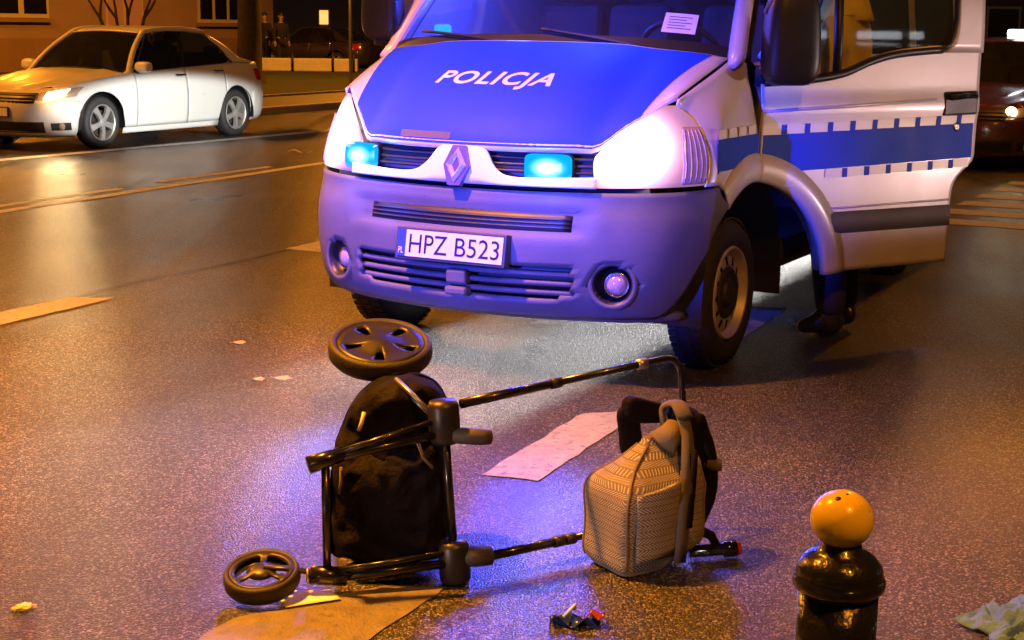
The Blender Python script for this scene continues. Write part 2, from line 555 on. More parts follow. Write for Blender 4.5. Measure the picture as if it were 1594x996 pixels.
def tube(bm, pts, r, seg=12, cap=True, flat=None):
    """pts: list of Vector; r float or list; flat=(sx,sy) squash"""
    pts = [Vector(p) for p in pts]
    n = len(pts)
    rs = r if isinstance(r, (list, tuple)) else [r] * n
    d0 = (pts[1] - pts[0]).normalized()
    x, y = frame_of(d0)
    rings = []
    for i, p in enumerate(pts):
        if i == 0: d = pts[1] - pts[0]
        elif i == n - 1: d = pts[-1] - pts[-2]
        else: d = (pts[i + 1] - p).normalized() + (p - pts[i - 1]).normalized()
        d = d.normalized()
        x = (x - d * x.dot(d))
        if x.length < 1e-6: x, y = frame_of(d)
        x.normalize()
        y = d.cross(x).normalized()
        fx, fy = flat or (1, 1)
        rings.append([bm.verts.new(p + x * (math.cos(2*math.pi*k/seg) * rs[i] * fx) + y * (math.sin(2*math.pi*k/seg) * rs[i] * fy)) for k in range(seg)])
    for a, b in zip(rings, rings[1:]):
        for k in range(seg):
            bm.faces.new((a[k], a[(k+1) % seg], b[(k+1) % seg], b[k]))
    if cap:
        bm.faces.new(rings[0][::-1]); bm.faces.new(rings[-1])

def arc_pts(pts, rad=0.04, seg=5):
    """round the inner corners of a polyline"""
    pts = [Vector(p) for p in pts]
    out = [pts[0]]
    for a, b, c in zip(pts, pts[1:], pts[2:]):
        d1 = (a - b); d2 = (c - b)
        r = min(rad, d1.length * 0.45, d2.length * 0.45)
        p1 = b + d1.normalized() * r; p2 = b + d2.normalized() * r
        for k in range(seg + 1):
            t = k / seg
            out.append(p1 * (1-t)**2 + b * 2*t*(1-t) + p2 * t*t)
    out.append(pts[-1])
    return out

def lathe(bm, prof, mtx=Matrix(), seg=32, keep=None):
    """prof: list of (radius, height) around local Z; keep(i_ring, k_seg)->bool"""
    rings = []
    for (r, h) in prof:
        if r < 1e-6:
            rings.append([bm.verts.new(mtx @ Vector((0, 0, h)))])
        else:
            rings.append([bm.verts.new(mtx @ Vector((r*math.cos(2*math.pi*k/seg), r*math.sin(2*math.pi*k/seg), h))) for k in range(seg)])
    for i, (a, b) in enumerate(zip(rings, rings[1:])):
        for k in range(seg):
            if keep and not keep(i, k): continue
            k2 = (k + 1) % seg
            if len(a) == 1 and len(b) == 1: continue
            if len(a) == 1: bm.faces.new((a[0], b[k2], b[k]))
            elif len(b) == 1: bm.faces.new((a[k], a[k2], b[0]))
            else: bm.faces.new((a[k], a[k2], b[k2], b[k]))

def axis_mtx(c, d):
    d = Vector(d).normalized()
    x, y = frame_of(d)
    m = Matrix.Identity(4)
    for i in range(3):
        m[i][0], m[i][1], m[i][2], m[i][3] = x[i], y[i], d[i], Vector(c)[i]
    return m

def poly(bm, pts, thick=None):
    """flat polygon, optionally extruded by vector thick"""
    vs = [bm.verts.new(p) for p in pts]
    f = bm.faces.new(vs)
    if thick is not None:
        r = bmesh.ops.extrude_face_region(bm, geom=[f])
        for v in r['geom']:
            if isinstance(v, bmesh.types.BMVert):
                v.co += Vector(thick)

def text_mesh(txt, size=1.0, spacing=1.0, shear=0.0, offset=0.0):
    c = bpy.data.curves.new("txt", 'FONT')
    c.body = txt
    c.size = size
    c.space_character = spacing
    c.shear = shear
    c.offset = offset
    c.align_x = 'LEFT'
    o = bpy.data.objects.new("txt", c)
    COL.objects.link(o)
    dg = bpy.context.evaluated_depsgraph_get()
    me = bpy.data.meshes.new_from_object(o.evaluated_get(dg))
    bpy.data.objects.remove(o)
    bpy.data.curves.remove(c)
    bm = bmesh.new()
    bm.from_mesh(me)
    bpy.data.meshes.remove(me)
    xs = [v.co.x for v in bm.verts]; ys = [v.co.y for v in bm.verts]
    x0, x1, y0, y1 = min(xs), max(xs), min(ys), max(ys)
    for v in bm.verts:
        v.co = Vector(((v.co.x - x0) / (x1 - x0), (v.co.y - y0) / (y1 - y0), 0))
    bmesh.ops.triangulate(bm, faces=bm.faces[:])
    return bm

def light(name, kind, loc, energy, color, parent=None, radius=0.1, target=None, cone=None, blend=0.5):
    d = bpy.data.lights.new(name, kind)
    d.energy = energy
    d.color = color
    d.shadow_soft_size = radius
    if kind == 'SPOT':
        d.spot_size = cone
        d.spot_blend = blend
    o = bpy.data.objects.new(name, d)
    COL.objects.link(o)
    if parent is not None: o.parent = parent
    o.location = loc
    if target is not None:
        o.rotation_euler = (Vector(target) - Vector(loc)).to_track_quat('-Z', 'Y').to_euler()
    return o

def copy_tree(o, parent=None):
    c = o.copy()
    COL.objects.link(c)
    c.parent = parent
    for ch in o.children:
        copy_tree(ch, c)
    return c

# ------------------------------------------------------------------ ground, road, markings
def sheet(name, pts, z, material, parent=None):
    bm = BM()
    poly(bm, [(x, y, z) for x, y in pts])
    return obj(name, bm, material, parent, smooth=False)

bm = BM()
grid(bm, lambda a, b: Vector((-300 + 600 * a, -60 + 660 * b, 0.0)), 12, 12)
road = tag(obj("road", bm, 'asphalt', smooth=False), kind="structure")

def marking(pts, wob=0.006, material='paint_line'):
    """painted patch with a slightly ragged edge"""
    bm = BM()
    out = []
    n = len(pts)
    for i in range(n):
        a = Vector((*pts[i], 0)); b = Vector((*pts[(i + 1) % n], 0))
        k = max(2, min(40, int((b - a).length / 0.05)))
        for j in range(k):
            p = a.lerp(b, j / k)
            w = wob if (b - a).length < 3 else wob * 2
            out.append((p.x + random.uniform(-w, w), p.y + random.uniform(-w, w), 0.004))
    poly(bm, out)
    return obj("lane_marking", bm, material, road, smooth=False)

marking([(-0.096, 4.894), (0.279, 5.731), (0.525, 5.794), (0.099, 4.828)])
marking([(-0.86, 3.25), (-0.709, 3.608), (-0.333, 3.86), (-0.17, 3.84), (-0.33, 3.52), (-0.55, 3.1)], material='paint_shaded')
marking([(-3.05, 6.95), (-2.448, 8.157), (-2.200, 8.134), (-2.80, 6.86)])
marking([(-1.553, 10.074), (-1.17, 10.87), (-0.93, 10.80), (-1.30, 9.94)], material='paint_fresh')
marking([(0.9, 7.25), (1.30, 8.10), (1.52, 8.10), (1.12, 7.2)])
marking([(2.10, 9.40), (2.45, 10.1), (2.68, 10.05), (2.36, 9.32)])
# tar-sealed joints in the asphalt
def tar(p, q, w=.03):
    p = Vector(p); q = Vector(q); bm = BM()
    d = (q - p).normalized(); nn = Vector((d.y, -d.x))
    L_ = (q - p).length; k = int(L_ / .12)
    a_ = []; b_ = []
    for i in range(k + 1):
        c = p + d * (L_ * i / k) + nn * (.025 * noise.noise(Vector((i * .35, p.x, p.y))))
        ww = w * (.6 + .6 * abs(noise.noise(Vector((i * .6, 3.1, q.x)))))
        a_.append(bm.verts.new((c.x - nn.x * ww, c.y - nn.y * ww, .003))); b_.append(bm.verts.new((c.x + nn.x * ww, c.y + nn.y * ww, .003)))
    for i in range(k): bm.faces.new((a_[i], b_[i], b_[i+1], a_[i+1]))
    return obj("tar_joint", bm, 'tar', road, smooth=False)
tar((-5.6, 2.0), (-0.55, 11.9), .009)
# long lines
def line(p, q, w):
    p = Vector(p); q = Vector(q)
    d = (q - p).normalized(); n = Vector((d.y, -d.x)) * w / 2
    return marking([tuple(p - n), tuple(q - n), tuple(q + n), tuple(p + n)], material='paint_fresh')
line((-9.6, 9.3), (3.5, 33.2), 0.20)
line((-6.2, 7.0), (-2.1, 16.65), 0.13)
line((-3.42, 14.35), (-2.62, 16.1), 0.10)
line((-4.9, 10.75), (-3.62, 13.75), 0.10)
# zebra on the side street
dv = Vector((0.876, -0.481))
al = Vector((0.481, 0.876))
for i in range(6):
    c0 = Vector((3.25, 12.0)) + al * (0.72 * i)
    e = c0 + dv * 5
    marking([tuple(c0), tuple(e), tuple(e + al * 0.36), tuple(c0 + al * 0.36)])

KD = Vector((0.42, 0.9075)); KN = Vector((-0.9075, 0.42))      # along / across the far kerb
K0 = Vector((-4.33, 25.3))
def kp(s, t, z=0.0):
    p = K0 + KD * s + KN * t
    return Vector((p.x, p.y, z))
def strip(name, t0, t1, z0, z1, material, s0=-40, s1=120, parent=None, kind="structure"):
    bm = BM()
    hexa(bm, [kp(s0, t0, z0), kp(s1, t0, z0), kp(s1, t1, z0), kp(s0, t1, z0), kp(s0, t0, z1), kp(s1, t0, z1), kp(s1, t1, z1), kp(s0, t1, z1)])
    o = obj(name, bm, material, parent, smooth=False)
    if parent is None: tag(o, kind=kind)
    return o
far_pave = strip("pavement", 0.24, 2.3, -0.1, 0.11, 'pavement')
for i in range(44):
    s0 = -26 + i * 1.0
    bm = BM()
    hexa(bm, [kp(s0, 0.0, -0.1), kp(s0 + 0.985, 0.0, -0.1), kp(s0 + 0.985, 0.24, -0.1), kp(s0, 0.24, -0.1),
              kp(s0, 0.01, 0.12), kp(s0 + 0.985, 0.01, 0.12), kp(s0 + 0.985, 0.24, 0.12), kp(s0, 0.24, 0.12)])
    obj("kerb_stone", bm, 'kerb', far_pave, smooth=False)
strip("edging_strip", 2.3, 2.42, -0.1, 0.15, 'kerb')
strip("lawn", 2.42, 60, -0.1, 0.10, 'lawn')

# ------------------------------------------------------------------ street lamps (real posts, outside the view)
def street_lamp(x, y, h, reach, energy, label, cone=168, blend=.35):
    root = empty("street_lamp", (x, y, 0))
    tag(root, label, "street lamp", "sodium street lamps around the junction")
    bm = BM(); lathe(bm, [(0.0, 0), (0.12, 0), (0.12, 0.9), (0.08, 1.0), (0.055, h - 0.6), (0.05, h - 0.3), (0, h - 0.3)], seg=14)
    obj("post", bm, 'postgrey', root)
    d = Vector((reach[0], reach[1], 0))
    e = d + Vector((0, 0, h))
    bm = BM(); tube(bm, arc_pts([(0, 0, h - 0.4), (0, 0, h), tuple(e)], 0.5, 6), 0.035, 10)
    obj("arm", bm, 'postgrey', root)
    dn = d.normalized()
    bm = BM()
    mt = axis_mtx(e + dn * 0.3 + Vector((0, 0, 0.03)), dn)
    lathe(bm, [(0, -0.36), (0.07, -0.35), (0.13, -0.1), (0.14, 0.15), (0.08, 0.34), (0, 0.36)], mt, 14)
    for v in bm.verts:
        if v.co.z < e.z: v.co.z = e.z
    hd = obj("lamp_head", bm, 'postgrey', root)
    bm = BM()
    mt = Matrix.Translation(e + dn * 0.3 + Vector((0, 0, -0.005)))
    lathe(bm, [(0.11, 0.0), (0.09, -0.04), (0.0, -0.06)], mt, 16)
    obj("lamp_lens", bm, 'sodium', root)
    p = e + dn * 0.3 + Vector((0, 0, -0.16))
    light("sodium_light", 'SPOT', p, energy, SODIUM, root, 0.22, p + Vector((0, 0, -1)), R(cone), blend)
    return root

street_lamp(7.4, 15.5, 7.5, (-1.6, -0.6), 1100, "sodium street lamp standing beyond the zebra crossing")
street_lamp(-6.6, 3.2, 7.0, (3.1, 1.4), 9800, "sodium street lamp standing across the road from the bollard", 88, .8)
street_lamp(3.6, -2.6, 7.0, (-0.9, 1.2), 1250, "sodium street lamp standing on the bollard's pavement")
street_lamp(-13.5, 17.5, 8.0, (1.6, -0.3), 5200, "sodium street lamp standing ahead of the white sedan")
street_lamp(-1.2, 41.0, 8.0, (-1.6, -1.0), 4500, "sodium street lamp standing at the far end of the lawn")
street_lamp(-14.3, 35.4, 7.0, (1.2, 0.2), 1300, "sodium street lamp standing in front of the pinkish town house")

# ------------------------------------------------------------------ police van (u = its left, v = forward, z = up)
VA = 0.5024
van = empty("police_van", (0.162, 7.099, 0), math.pi - VA)
tag(van, "silver and blue police van with lit headlights and open driver's door", "van")
def P(u, v, z):
    return Vector((-u, v, z))

T_v0 = [(.24, .72), (.28, .775), (.32, .82), (.38, .85), (.48, .868), (.60, .87), (.70, .855), (.78, .825), (.84, .815), (.90, .805), (1.0, .768), (1.1, .722), (1.2, .672), (1.3, .59)]
T_hw = [(.18, .90), (.25, .94), (.36, .965), (.5, .98), (.8, .99), (1.0, .985), (1.1, .972), (1.2, .95), (1.3, .925), (1.4, .905)]
def fsurf(q, z, off=0.0):
    """front skin: q in -1..1 across the nose, |q|>1 runs down the flank (metres behind the corner)"""
    hw = stab(T_hw, z); v0 = stab(T_v0, z)
    sg = 1 if q >= 0 else -1
    a = abs(q)
    if a <= 1:
        u = hw * math.sin(a * math.pi / 2)
        k = u / hw
        v = v0 - .27 * k**2 - .17 * k**12
        # outward normal for offset
        dk = -(.54 * k + 2.04 * k**11) / hw
        n = Vector((-dk, 1)).normalized()
        if a > .97: n = n.lerp(Vector((1, 0)), (a - .97) / .03).normalized()
    else:
        u = hw; v = v0 - .44 - (a - 1)
        n = Vector((1, 0))
    return P(sg * (u + n.x * off), v + n.y * off, z)
def qu(u, z):
    """q for a given u on the nose"""
    hw = stab(T_hw, z)
    return (1 if u >= 0 else -1) * math.asin(min(1, abs(u) / hw)) * 2 / math.pi
def qv(v, z):
    """q for a given v on the flank or round the corner"""
    v0 = stab(T_v0, z)
    if v <= v0 - .44: return 1 + v0 - .44 - v
    lo, hi = .2, 1.0
    for _ in range(24):
        k = (lo + hi) / 2
        if v0 - .27 * k**2 - .17 * k**12 > v: lo = k
        else: hi = k
    return math.asin(lo) * 2 / math.pi
def u_at(v, z):
    return -fsurf(qv(v, z), z).x

def patch(name, lo, hi, q0, q1, nq, nz, material, parent, off=0.0, solid=0.012, sub=None):
    """region of the front skin: q from q0 to q1 (functions of z-fraction or floats), z between lo(q) and hi(q)"""
    bm = BM()
    def f(a, b):
        z_guess = lerp(lo(lerp(q0, q1, a)), hi(lerp(q0, q1, a)), b)
        return fsurf(lerp(q0, q1, a), z_guess, off)
    grid(bm, f, nq, nz)
    return obj(name, bm, material, parent, solid=solid)

# --- bumper: whole nose from z .20 to ~.82, flank edges follow the wheel arch
T_barch = [(.26, .60), (.33, .565), (.40, .53), (.51, .476), (.60, .415), (.66, .36), (.72, .28), (.757, .225), (.785, .28), (.82, .335), (.84, .34)]
def bump_top(q):
    a = min(1, abs(q))
    return .825 + .02 * a * a
def bump_bot(q):
    a = min(1, abs(q))
    return .290 + .012 * a
bm = BM()
NQ, NZ = 72, 26
def fb(a, b):
    s = a * 2 - 1
    z = lerp(bump_bot(s), bump_top(s), b)
    qe = qv(stab(T_barch, z), z)
    q = s * qe
    # recess of the number plate panel and a crease under the headlamps
    off = 0.0
    u = -fsurf(q, z).x
    if abs(u) < .60 and .635 < z < .76:
        off = -.022 * min(1, min((z - .635), (.76 - z)) / .02) * min(1, (.60 - abs(u)) / .05)
    return fsurf(q, z, off)
grid(bm, fb, NQ, NZ)
# openings: lower air intake and fog lamp wells are cut out
def in_intake(u, z):
    return abs(u) < .535 and .375 < z < .525 and not (abs(u) > .48 and (z < .395))
kill = []
for f in bm.faces:
    c = f.calc_center_median()
    u, z = -c.x, c.z
    if in_intake(u, z): kill.append(f)
    elif (abs(u) - .69)**2 + (z - .452)**2 < .09**2 and c.y > .3: kill.append(f)
bmesh.ops.delete(bm, geom=kill, context='FACES')
bumper = obj("bumper", bm, 'bumper', van, solid=0.02)
# lower lip under the bumper
bm = BM(); tube(bm, [fsurf(-.80 + 1.6 * i / 40, .298, -.022) for i in range(41)], .022, 8)
obj("bumper_lip", bm, 'bumper', bumper)
# intake: dark back and slats
bm = BM(); grid(bm, lambda a, b: fsurf(lerp(qu(-.56, .45), qu(.56, .45), a), lerp(.345, .545, b), -.07), 24, 2)
obj("intake_back", bm, 'black', bumper, solid=0.01)
for k, z in enumerate((.405, .445, .485)):
    bm = BM()
    pts = [fsurf(lerp(qu(-.545, z), qu(.545, z), i / 24), z, -.012) for i in range(25)]
    tube(bm, pts, .0125, 8, flat=(1, 1))
    obj("intake_slat", bm, 'bumper', bumper)
bm = BM()
tube(bm, [fsurf(lerp(qu(-.545, .455), qu(.545, .455), i / 24), .533, -.004) for i in range(25)], .012, 8)
tube(bm, [fsurf(lerp(qu(-.51, .455), qu(.51, .455), i / 24), .368, -.004) for i in range(25)], .012, 8)
for s in (-1, 1):
    tube(bm, [fsurf(qu(s * .545, z), z, -.004) for z in (.535, .47, .40, .37)], .012, 8)
obj("intake_surround", bm, 'bumper', bumper)
# upper slot of the bumper (dark grille band)
bm = BM(); grid(bm, lambda a, b: fsurf(lerp(qu(-.47, .7), qu(.52, .7), a), lerp(.652, .742, b), -.013), 24, 3)
obj("bumper_slot", bm, 'black', bumper, solid=0.006)
for z in (.68, .697, .714):
    bm = BM(); tube(bm, [fsurf(lerp(qu(-.465, z), qu(.515, z), i / 24), z, -.008) for i in range(25)], .005, 6)
    obj("slot_bar", bm, 'black', bumper)
# tow-eye bracket in the middle of the intake
bm = BM()
for (z0, w, h, d) in ((.452, .098, .065, .02), (.39, .105, .04, .026)):
    box(bm, P(.03, .862 + d / 2, z0), (w, d + .04, h))
obj("tow_cover", bm, 'bumper', bumper, bevel=.012, smooth=False)
# joints between the bumper's middle and corner pieces
for s_ in (-1, 1):
    bm = BM(); tube(bm, [fsurf(qu(s_ * .605, z), z, .0005) for z in (.31, .36, .42, .48, .54, .60, .66)], .0022, 6)
    obj("bumper_joint", bm, 'black', bumper)
# small hole cap
c = fsurf(qu(-.80, .585), .585, .002)
bm = BM(); lathe(bm, [(0, .004), (.022, .004), (.026, 0)], axis_mtx(c, (.55, .8, 0)), 16)
obj("tow_hole", bm, 'black', bumper)
# fog lamps
for s in (-1, 1):
    c = fsurf(qu(s * .69, .452), .452, -.004)
    n = Vector((-s * .36, .93, .0)).normalized()
    bm = BM()
    lathe(bm, [(.108, -.012), (.104, .006), (.094, .014), (.082, .010), (.074, -.012), (.068, -.05), (.0, -.05)], axis_mtx(c, n), 36)
    fog = obj("fog_lamp", bm, 'black', bumper)
    bm = BM()
    lathe(bm, [(.112, -.012), (.107, .008), (.096, .017), (.086, .014), (.080, .004)], axis_mtx(c, n), 36)
    obj("bezel", bm, 'bumper', fog)
    c2 = c + Vector((-.018, 0, 0))
    bm = BM()
    lathe(bm, [(.046, -.04), (.045, -.012), (.03, .004), (.0, .010)], axis_mtx(c2, n), 24)
    obj("lens", bm, 'lampclear', fog)
    bm = BM()
    lathe(bm, [(.045, -.012), (.052, -.006), (.053, -.03)], axis_mtx(c2, n), 24)
    obj("rim", bm, 'chrome', fog)

# --- number plate
plc = Vector((0, .868, .588))
pl_u, pl_n, pl_z = Vector((-1, 0, 0)), Vector((0, .985, .17)).normalized(), Vector((0, -.17, .985)).normalized()
plc = P(.005, .905, .58)
def plp(x, y, o=0.0):
    return plc + pl_u * x + pl_z * y + pl_n * o
bm = BM(); hexa(bm, [plp(-.272, -.07, -.05), plp(.272, -.07, -.05), plp(.272, .07, -.05), plp(-.272, .07, -.05), plp(-.272, -.07, 0), plp(.272, -.07, 0), plp(.272, .07, 0), plp(-.272, .07, 0)])
plate = obj("number_plate", bm, 'bumperdark', van, smooth=False, bevel=.004)
bm = BM(); hexa(bm, [plp(x, y, o) for o in (.0005, .005) for x, y in ((-.218, -.057), (.26, -.057), (.26, .057), (-.218, .057))])
obj("plate_face", bm, 'platewhite', plate, smooth=False)
bm = BM(); hexa(bm, [plp(x, y, o) for o in (.0005, .005) for x, y in ((-.26, -.057), (-.219, -.057), (-.219, .057), (-.26, .057))])
obj("country_band", bm, 'plateblue', plate, smooth=False)
def plate_text(t, x0, x1, y0, y1, material, name="plate_lettering", off=-.0):
    bm = text_mesh(t, offset=off)
    for v in bm.verts:
        v.co = plp(lerp(x0, x1, v.co.x), lerp(y0, y1, v.co.y), .0065)
    obj(name, bm, material, plate, smooth=False)
plate_text("HPZ", -.200, -.010, -.040, .040, 'ink')
plate_text("B523", .030, .245, -.040, .040, 'ink')
plate_text("PL", -.252, -.228, -.045, -.018, 'whitefilm', "country_letters")

# --- nose between bumper and hood: dark grille with white moustache bar and badge
def moust_top(u):
    a = abs(u)
    # rises to a peak that carries the badge
    return stab([(0, .998), (.085, .996), (.115, .985), (.16, .925), (.21, .892), (.30, .882), (.6, .892)], a)
bm = BM(); grid(bm, lambda a, b: fsurf(lerp(qu(-.72, .9), qu(.72, .9), a), lerp(.84, 1.03, b), -.05), 40, 3)
obj("grille_back", bm, 'black', van, solid=.01)
for z in (.905, .932, .959, .985):
    for s in (-1, 1):
        bm = BM()
        tube(bm, [fsurf(lerp(qu(s * .12, z), qu(s * .60, z), i / 14), z, -.022) for i in range(15)], .008, 6)
        obj("grille_bar", bm, 'black', van)
bm = BM()
grid(bm, lambda a, b: fsurf(qu(-.60 + 1.20 * a, .86), lerp(.846, moust_top(-.60 + 1.20 * a), b), .014), 96, 5)
moust = obj("grille_trim", bm, 'whitefilm', van, solid=.03)
# badge: hexagonal chrome diamond
bc = P(.0, .832, .918); bn = Vector((0, .96, .27)).normalized(); bz = Vector((0, -.27, .96)).normalized()
def bp(x, y, o): return bc + Vector((-1, 0, 0)) * x + bz * y + bn * o
def hexpts(w, h, tw, o): return [bp(-w, 0, o), bp(-tw, -h, o), bp(tw, -h, o), bp(w, 0, o), bp(tw, h, o), bp(-tw, h, o)]
bm = BM()
def ring(bm, a, b):
    A = [bm.verts.new(p) for p in a]; B = [bm.verts.new(p) for p in b]
    n = len(A)
    for i in range(n): bm.faces.new((A[i], A[(i+1) % n], B[(i+1) % n], B[i]))
    return A, B
_, B = ring(bm, hexpts(.063, .086, .03, -.01), hexpts(.063, .086, .03, .016)); bm.faces.new(B)
badge = obj("badge", bm, 'badgedark', moust, smooth=False)
bm = BM()
o1 = [(-.050, 0), (0, -.078), (.050, 0), (0, .078)]
o2 = [(-.018, 0), (0, -.034), (.018, 0), (0, .034)]
mid = [(-.036, 0), (0, -.056), (.036, 0), (0, .056)]
ring(bm, [bp(x, y, .017) for x, y in o1], [bp(x, y, .034) for x, y in mid])
ring(bm, [bp(x, y, .034) for x, y in mid], [bp(x, y, .018) for x, y in o2])
obj("badge_diamond", bm, 'badge', badge, smooth=False)

# --- headlamps
def hl_inner(z):   # inner edge u
    return stab([(.84, .60), (.90, .575), (.98, .565), (1.02, .60), (1.08, .665), (1.14, .735), (1.19, .80)], z)
def hl_outer_v(z):
    return stab([(.84, .44), (.95, .40), (1.05, .395), (1.13, .41), (1.19, .45)], z)
hls = []
for s in (1, -1):
    def region(a, b, off, s=s, a0=0.0, a1=1.0, z0=.855, z1=1.185):
        z = lerp(z0, z1, b)
        qi = qu(hl_inner(z), z); qo = qv(hl_outer_v(z), z)
        # top corner closes
        a = lerp(a0, a1, a)
        return fsurf(s * lerp(qi, qo, a), z - .012 * (1 - a) * (1 - b), off)
    bm = BM(); grid(bm, lambda a, b: region(a, b, -.06), 18, 10)
    hl = obj("headlight", bm, 'black', van, solid=.006)
    hls.append(hl)
    bm = BM(); grid(bm, lambda a, b: region(a, b, .004, a0=.02, a1=.985, z0=.860, z1=1.185), 30, 16)
    ln_ = obj("lamp_lens", bm, 'headlamp', hl, solid=.006)
    c_ = P(s * (.70 if s > 0 else .82), .62 if s > 0 else .54, 1.0)
    for v in ln_.data.vertices: v.co -= c_
    ln_.location = c_
    bm = BM(); grid(bm, lambda a, b: region(a, b, .011, a0=.70, a1=.98, z0=.868, z1=1.10), 12, 10)
    obj("indicator_lens", bm, 'lampclear', hl, solid=.004)
    for k_ in range(5):
        bm = BM(); tube(bm, [region(.725 + .055 * k_, b_ / 8, .014, z0=.875, z1=1.09) for b_ in range(9)], .0028, 6)
        obj("lens_rib", bm, 'lampclear', hl)
    # light thrown by the lamp
    lp = P(s * .70, .93, .97)
    light("headlight_beam", 'SPOT', lp, 12, (.92, .95, 1.0), hl, .07, lp + Vector((-s * .06, 1, -1.5)), R(112), .8)
    # glare that spills from the lens on to the surrounding panels
    lp2 = P(s * .76, .70, 1.03)
    light("headlight_spill", 'POINT', lp2, 2, (1.0, .62, .60), hl, .08)

# --- hood
T_hf = [(0, .785, .995), (.30, .765, .997), (.50, .705, 1.0), (.575, .672, 1.005), (.66, .600, 1.085), (.74, .53, 1.15), (.80, .475, 1.20), (.83, .44, 1.22)]
T_hr = [(0, .185, 1.425), (.3, .175, 1.422), (.6, .125, 1.41), (.8, .06, 1.392), (.885, .015, 1.375)]
def hood(s, t, off=0.0):
    a = abs(s)
    uf = .83 * a; ur = .885 * a
    vf = stab([(x, y) for x, y, z in T_hf], uf); zf = stab([(x, z) for x, y, z in T_hf], uf)
    vr = stab([(x, y) for x, y, z in T_hr], ur); zr = stab([(x, z) for x, y, z in T_hr], ur)
    u = lerp(uf, ur, t); v = lerp(vf, vr, t); z = lerp(zf, zr, t)
    bulge = .050 * 4 * t * (1 - t) * (1 - a**5)
    # raised centre section with soft edges
    e = 1 / (1 + math.exp((a - .60) * 26))
    bulge += .014 * e * min(1, t * 6)
    v += bulge * .5; z += bulge * .85
    # rolled front edge
    if t < .06:
        k = (1 - t / .06)**2
        v -= .010 * k; z -= .012 * k
    sg = 1 if s >= 0 else -1
    return P(sg * u, v + off * .5, z + off * .85)
bm = BM(); grid(bm, lambda a, b: hood(a * 2 - 1, b), 60, 30)
hood_o = obj("hood", bm, 'silver', van, solid=.008)
# blue film on the middle of the hood
bm = BM(); grid(bm, lambda a, b: hood((a * 2 - 1) * lerp(.86, .94, b), lerp(.015, .985, b), .0065), 44, 28)
obj("blue_film", bm, 'policeblue', hood_o)
bmt = text_mesh("POLICJA", spacing=1.12, shear=.30, offset=.022)
for v in bmt.verts:
    s_ = lerp(-.355, .325, v.co.x); t_ = lerp(.42, .585, v.co.y)
    v.co = hood(s_, t_, .0078)
obj("hood_lettering", bmt, 'letters', hood_o, smooth=False)
# small plate strip at the hood's front edge
bm = BM(); grid(bm, lambda a, b: hood(lerp(-.42, -.10, a), lerp(.035, .075, b), .0085), 10, 2)
obj("hood_sticker", bm, 'strap', hood_o)

# --- front wings
def fender_top(v):
    return stab([(-.16, 1.405), (.0, 1.37), (.1, 1.335), (.2, 1.30), (.3, 1.265), (.455, 1.208)], v)
def hood_edge_u(v):
    return stab([(-.16, .905), (.0, .893), (.2, .872), (.44, .838)], v)
ARC_C, ARC_R, LIP_R = (-.08, .335), .50, .625
def wing(s, name="wing"):
    bm = BM()
    nv, nz = 26, 18
    def f(a, b):
        v = lerp(-.143, .455, a)
        zt = fender_top(v)
        d = v - ARC_C[0]
        zlo = ARC_C[1] + math.sqrt(max(.0, (ARC_R + .05)**2 - d * d)) if abs(d) < ARC_R + .05 else .84
        if v > .22: zlo = max(zlo, lerp(.80, .852, min(1, (v - .22) / .12)))
        zlo = max(zlo, .79)
        # front edge leans back along the lamp
        z = lerp(zlo, zt, b)
        vv = min(v, hl_outer_v(min(1.19, max(.84, z))) - .006) if z < 1.185 else v
        uh = hood_edge_u(v) + .004
        us = u_at(vv, min(1.3, z))
        k = max(0.0, (b - .60) / .40)
        # roll from the flank over to the hood edge
        th = k * math.pi / 2
        u = lerp(us, uh, 1 - math.cos(th))
        return P(s * u, vv, z)
    grid(bm, f, nv, nz)
    return obj(name, bm, 'silver', van, solid=.008)
for s in (1, -1):
    w = wing(s)
    if s == 1:
        w["label"] = "silver front wing with blue band stub"
    # blue band stub and white check on the wing
    bm = BM()
    def fbnd(a, b, s=s):
        v = lerp(-.138, .36, a)
        d = v - ARC_C[0]
        zl = max(.88, ARC_C[1] + math.sqrt(max(0, LIP_R**2 - d * d)))
        zh = 1.045
        return P(s * (stab(T_hw, 1.0) + .008), v, lerp(min(zl, zh - .01), zh, b))
    grid(bm, fbnd, 24, 4)
    obj("blue_band", bm, 'policeblue', w)
    for v0_ in (-.10, .02, .14, .26):
        bm = BM(); grid(bm, lambda a, b: P(s * (stab(T_hw, 1.06) + .009), v0_ + .085 * a, lerp(1.045, 1.085, b)), 2, 1)
        obj("white_check", bm, 'whitefilm', w)

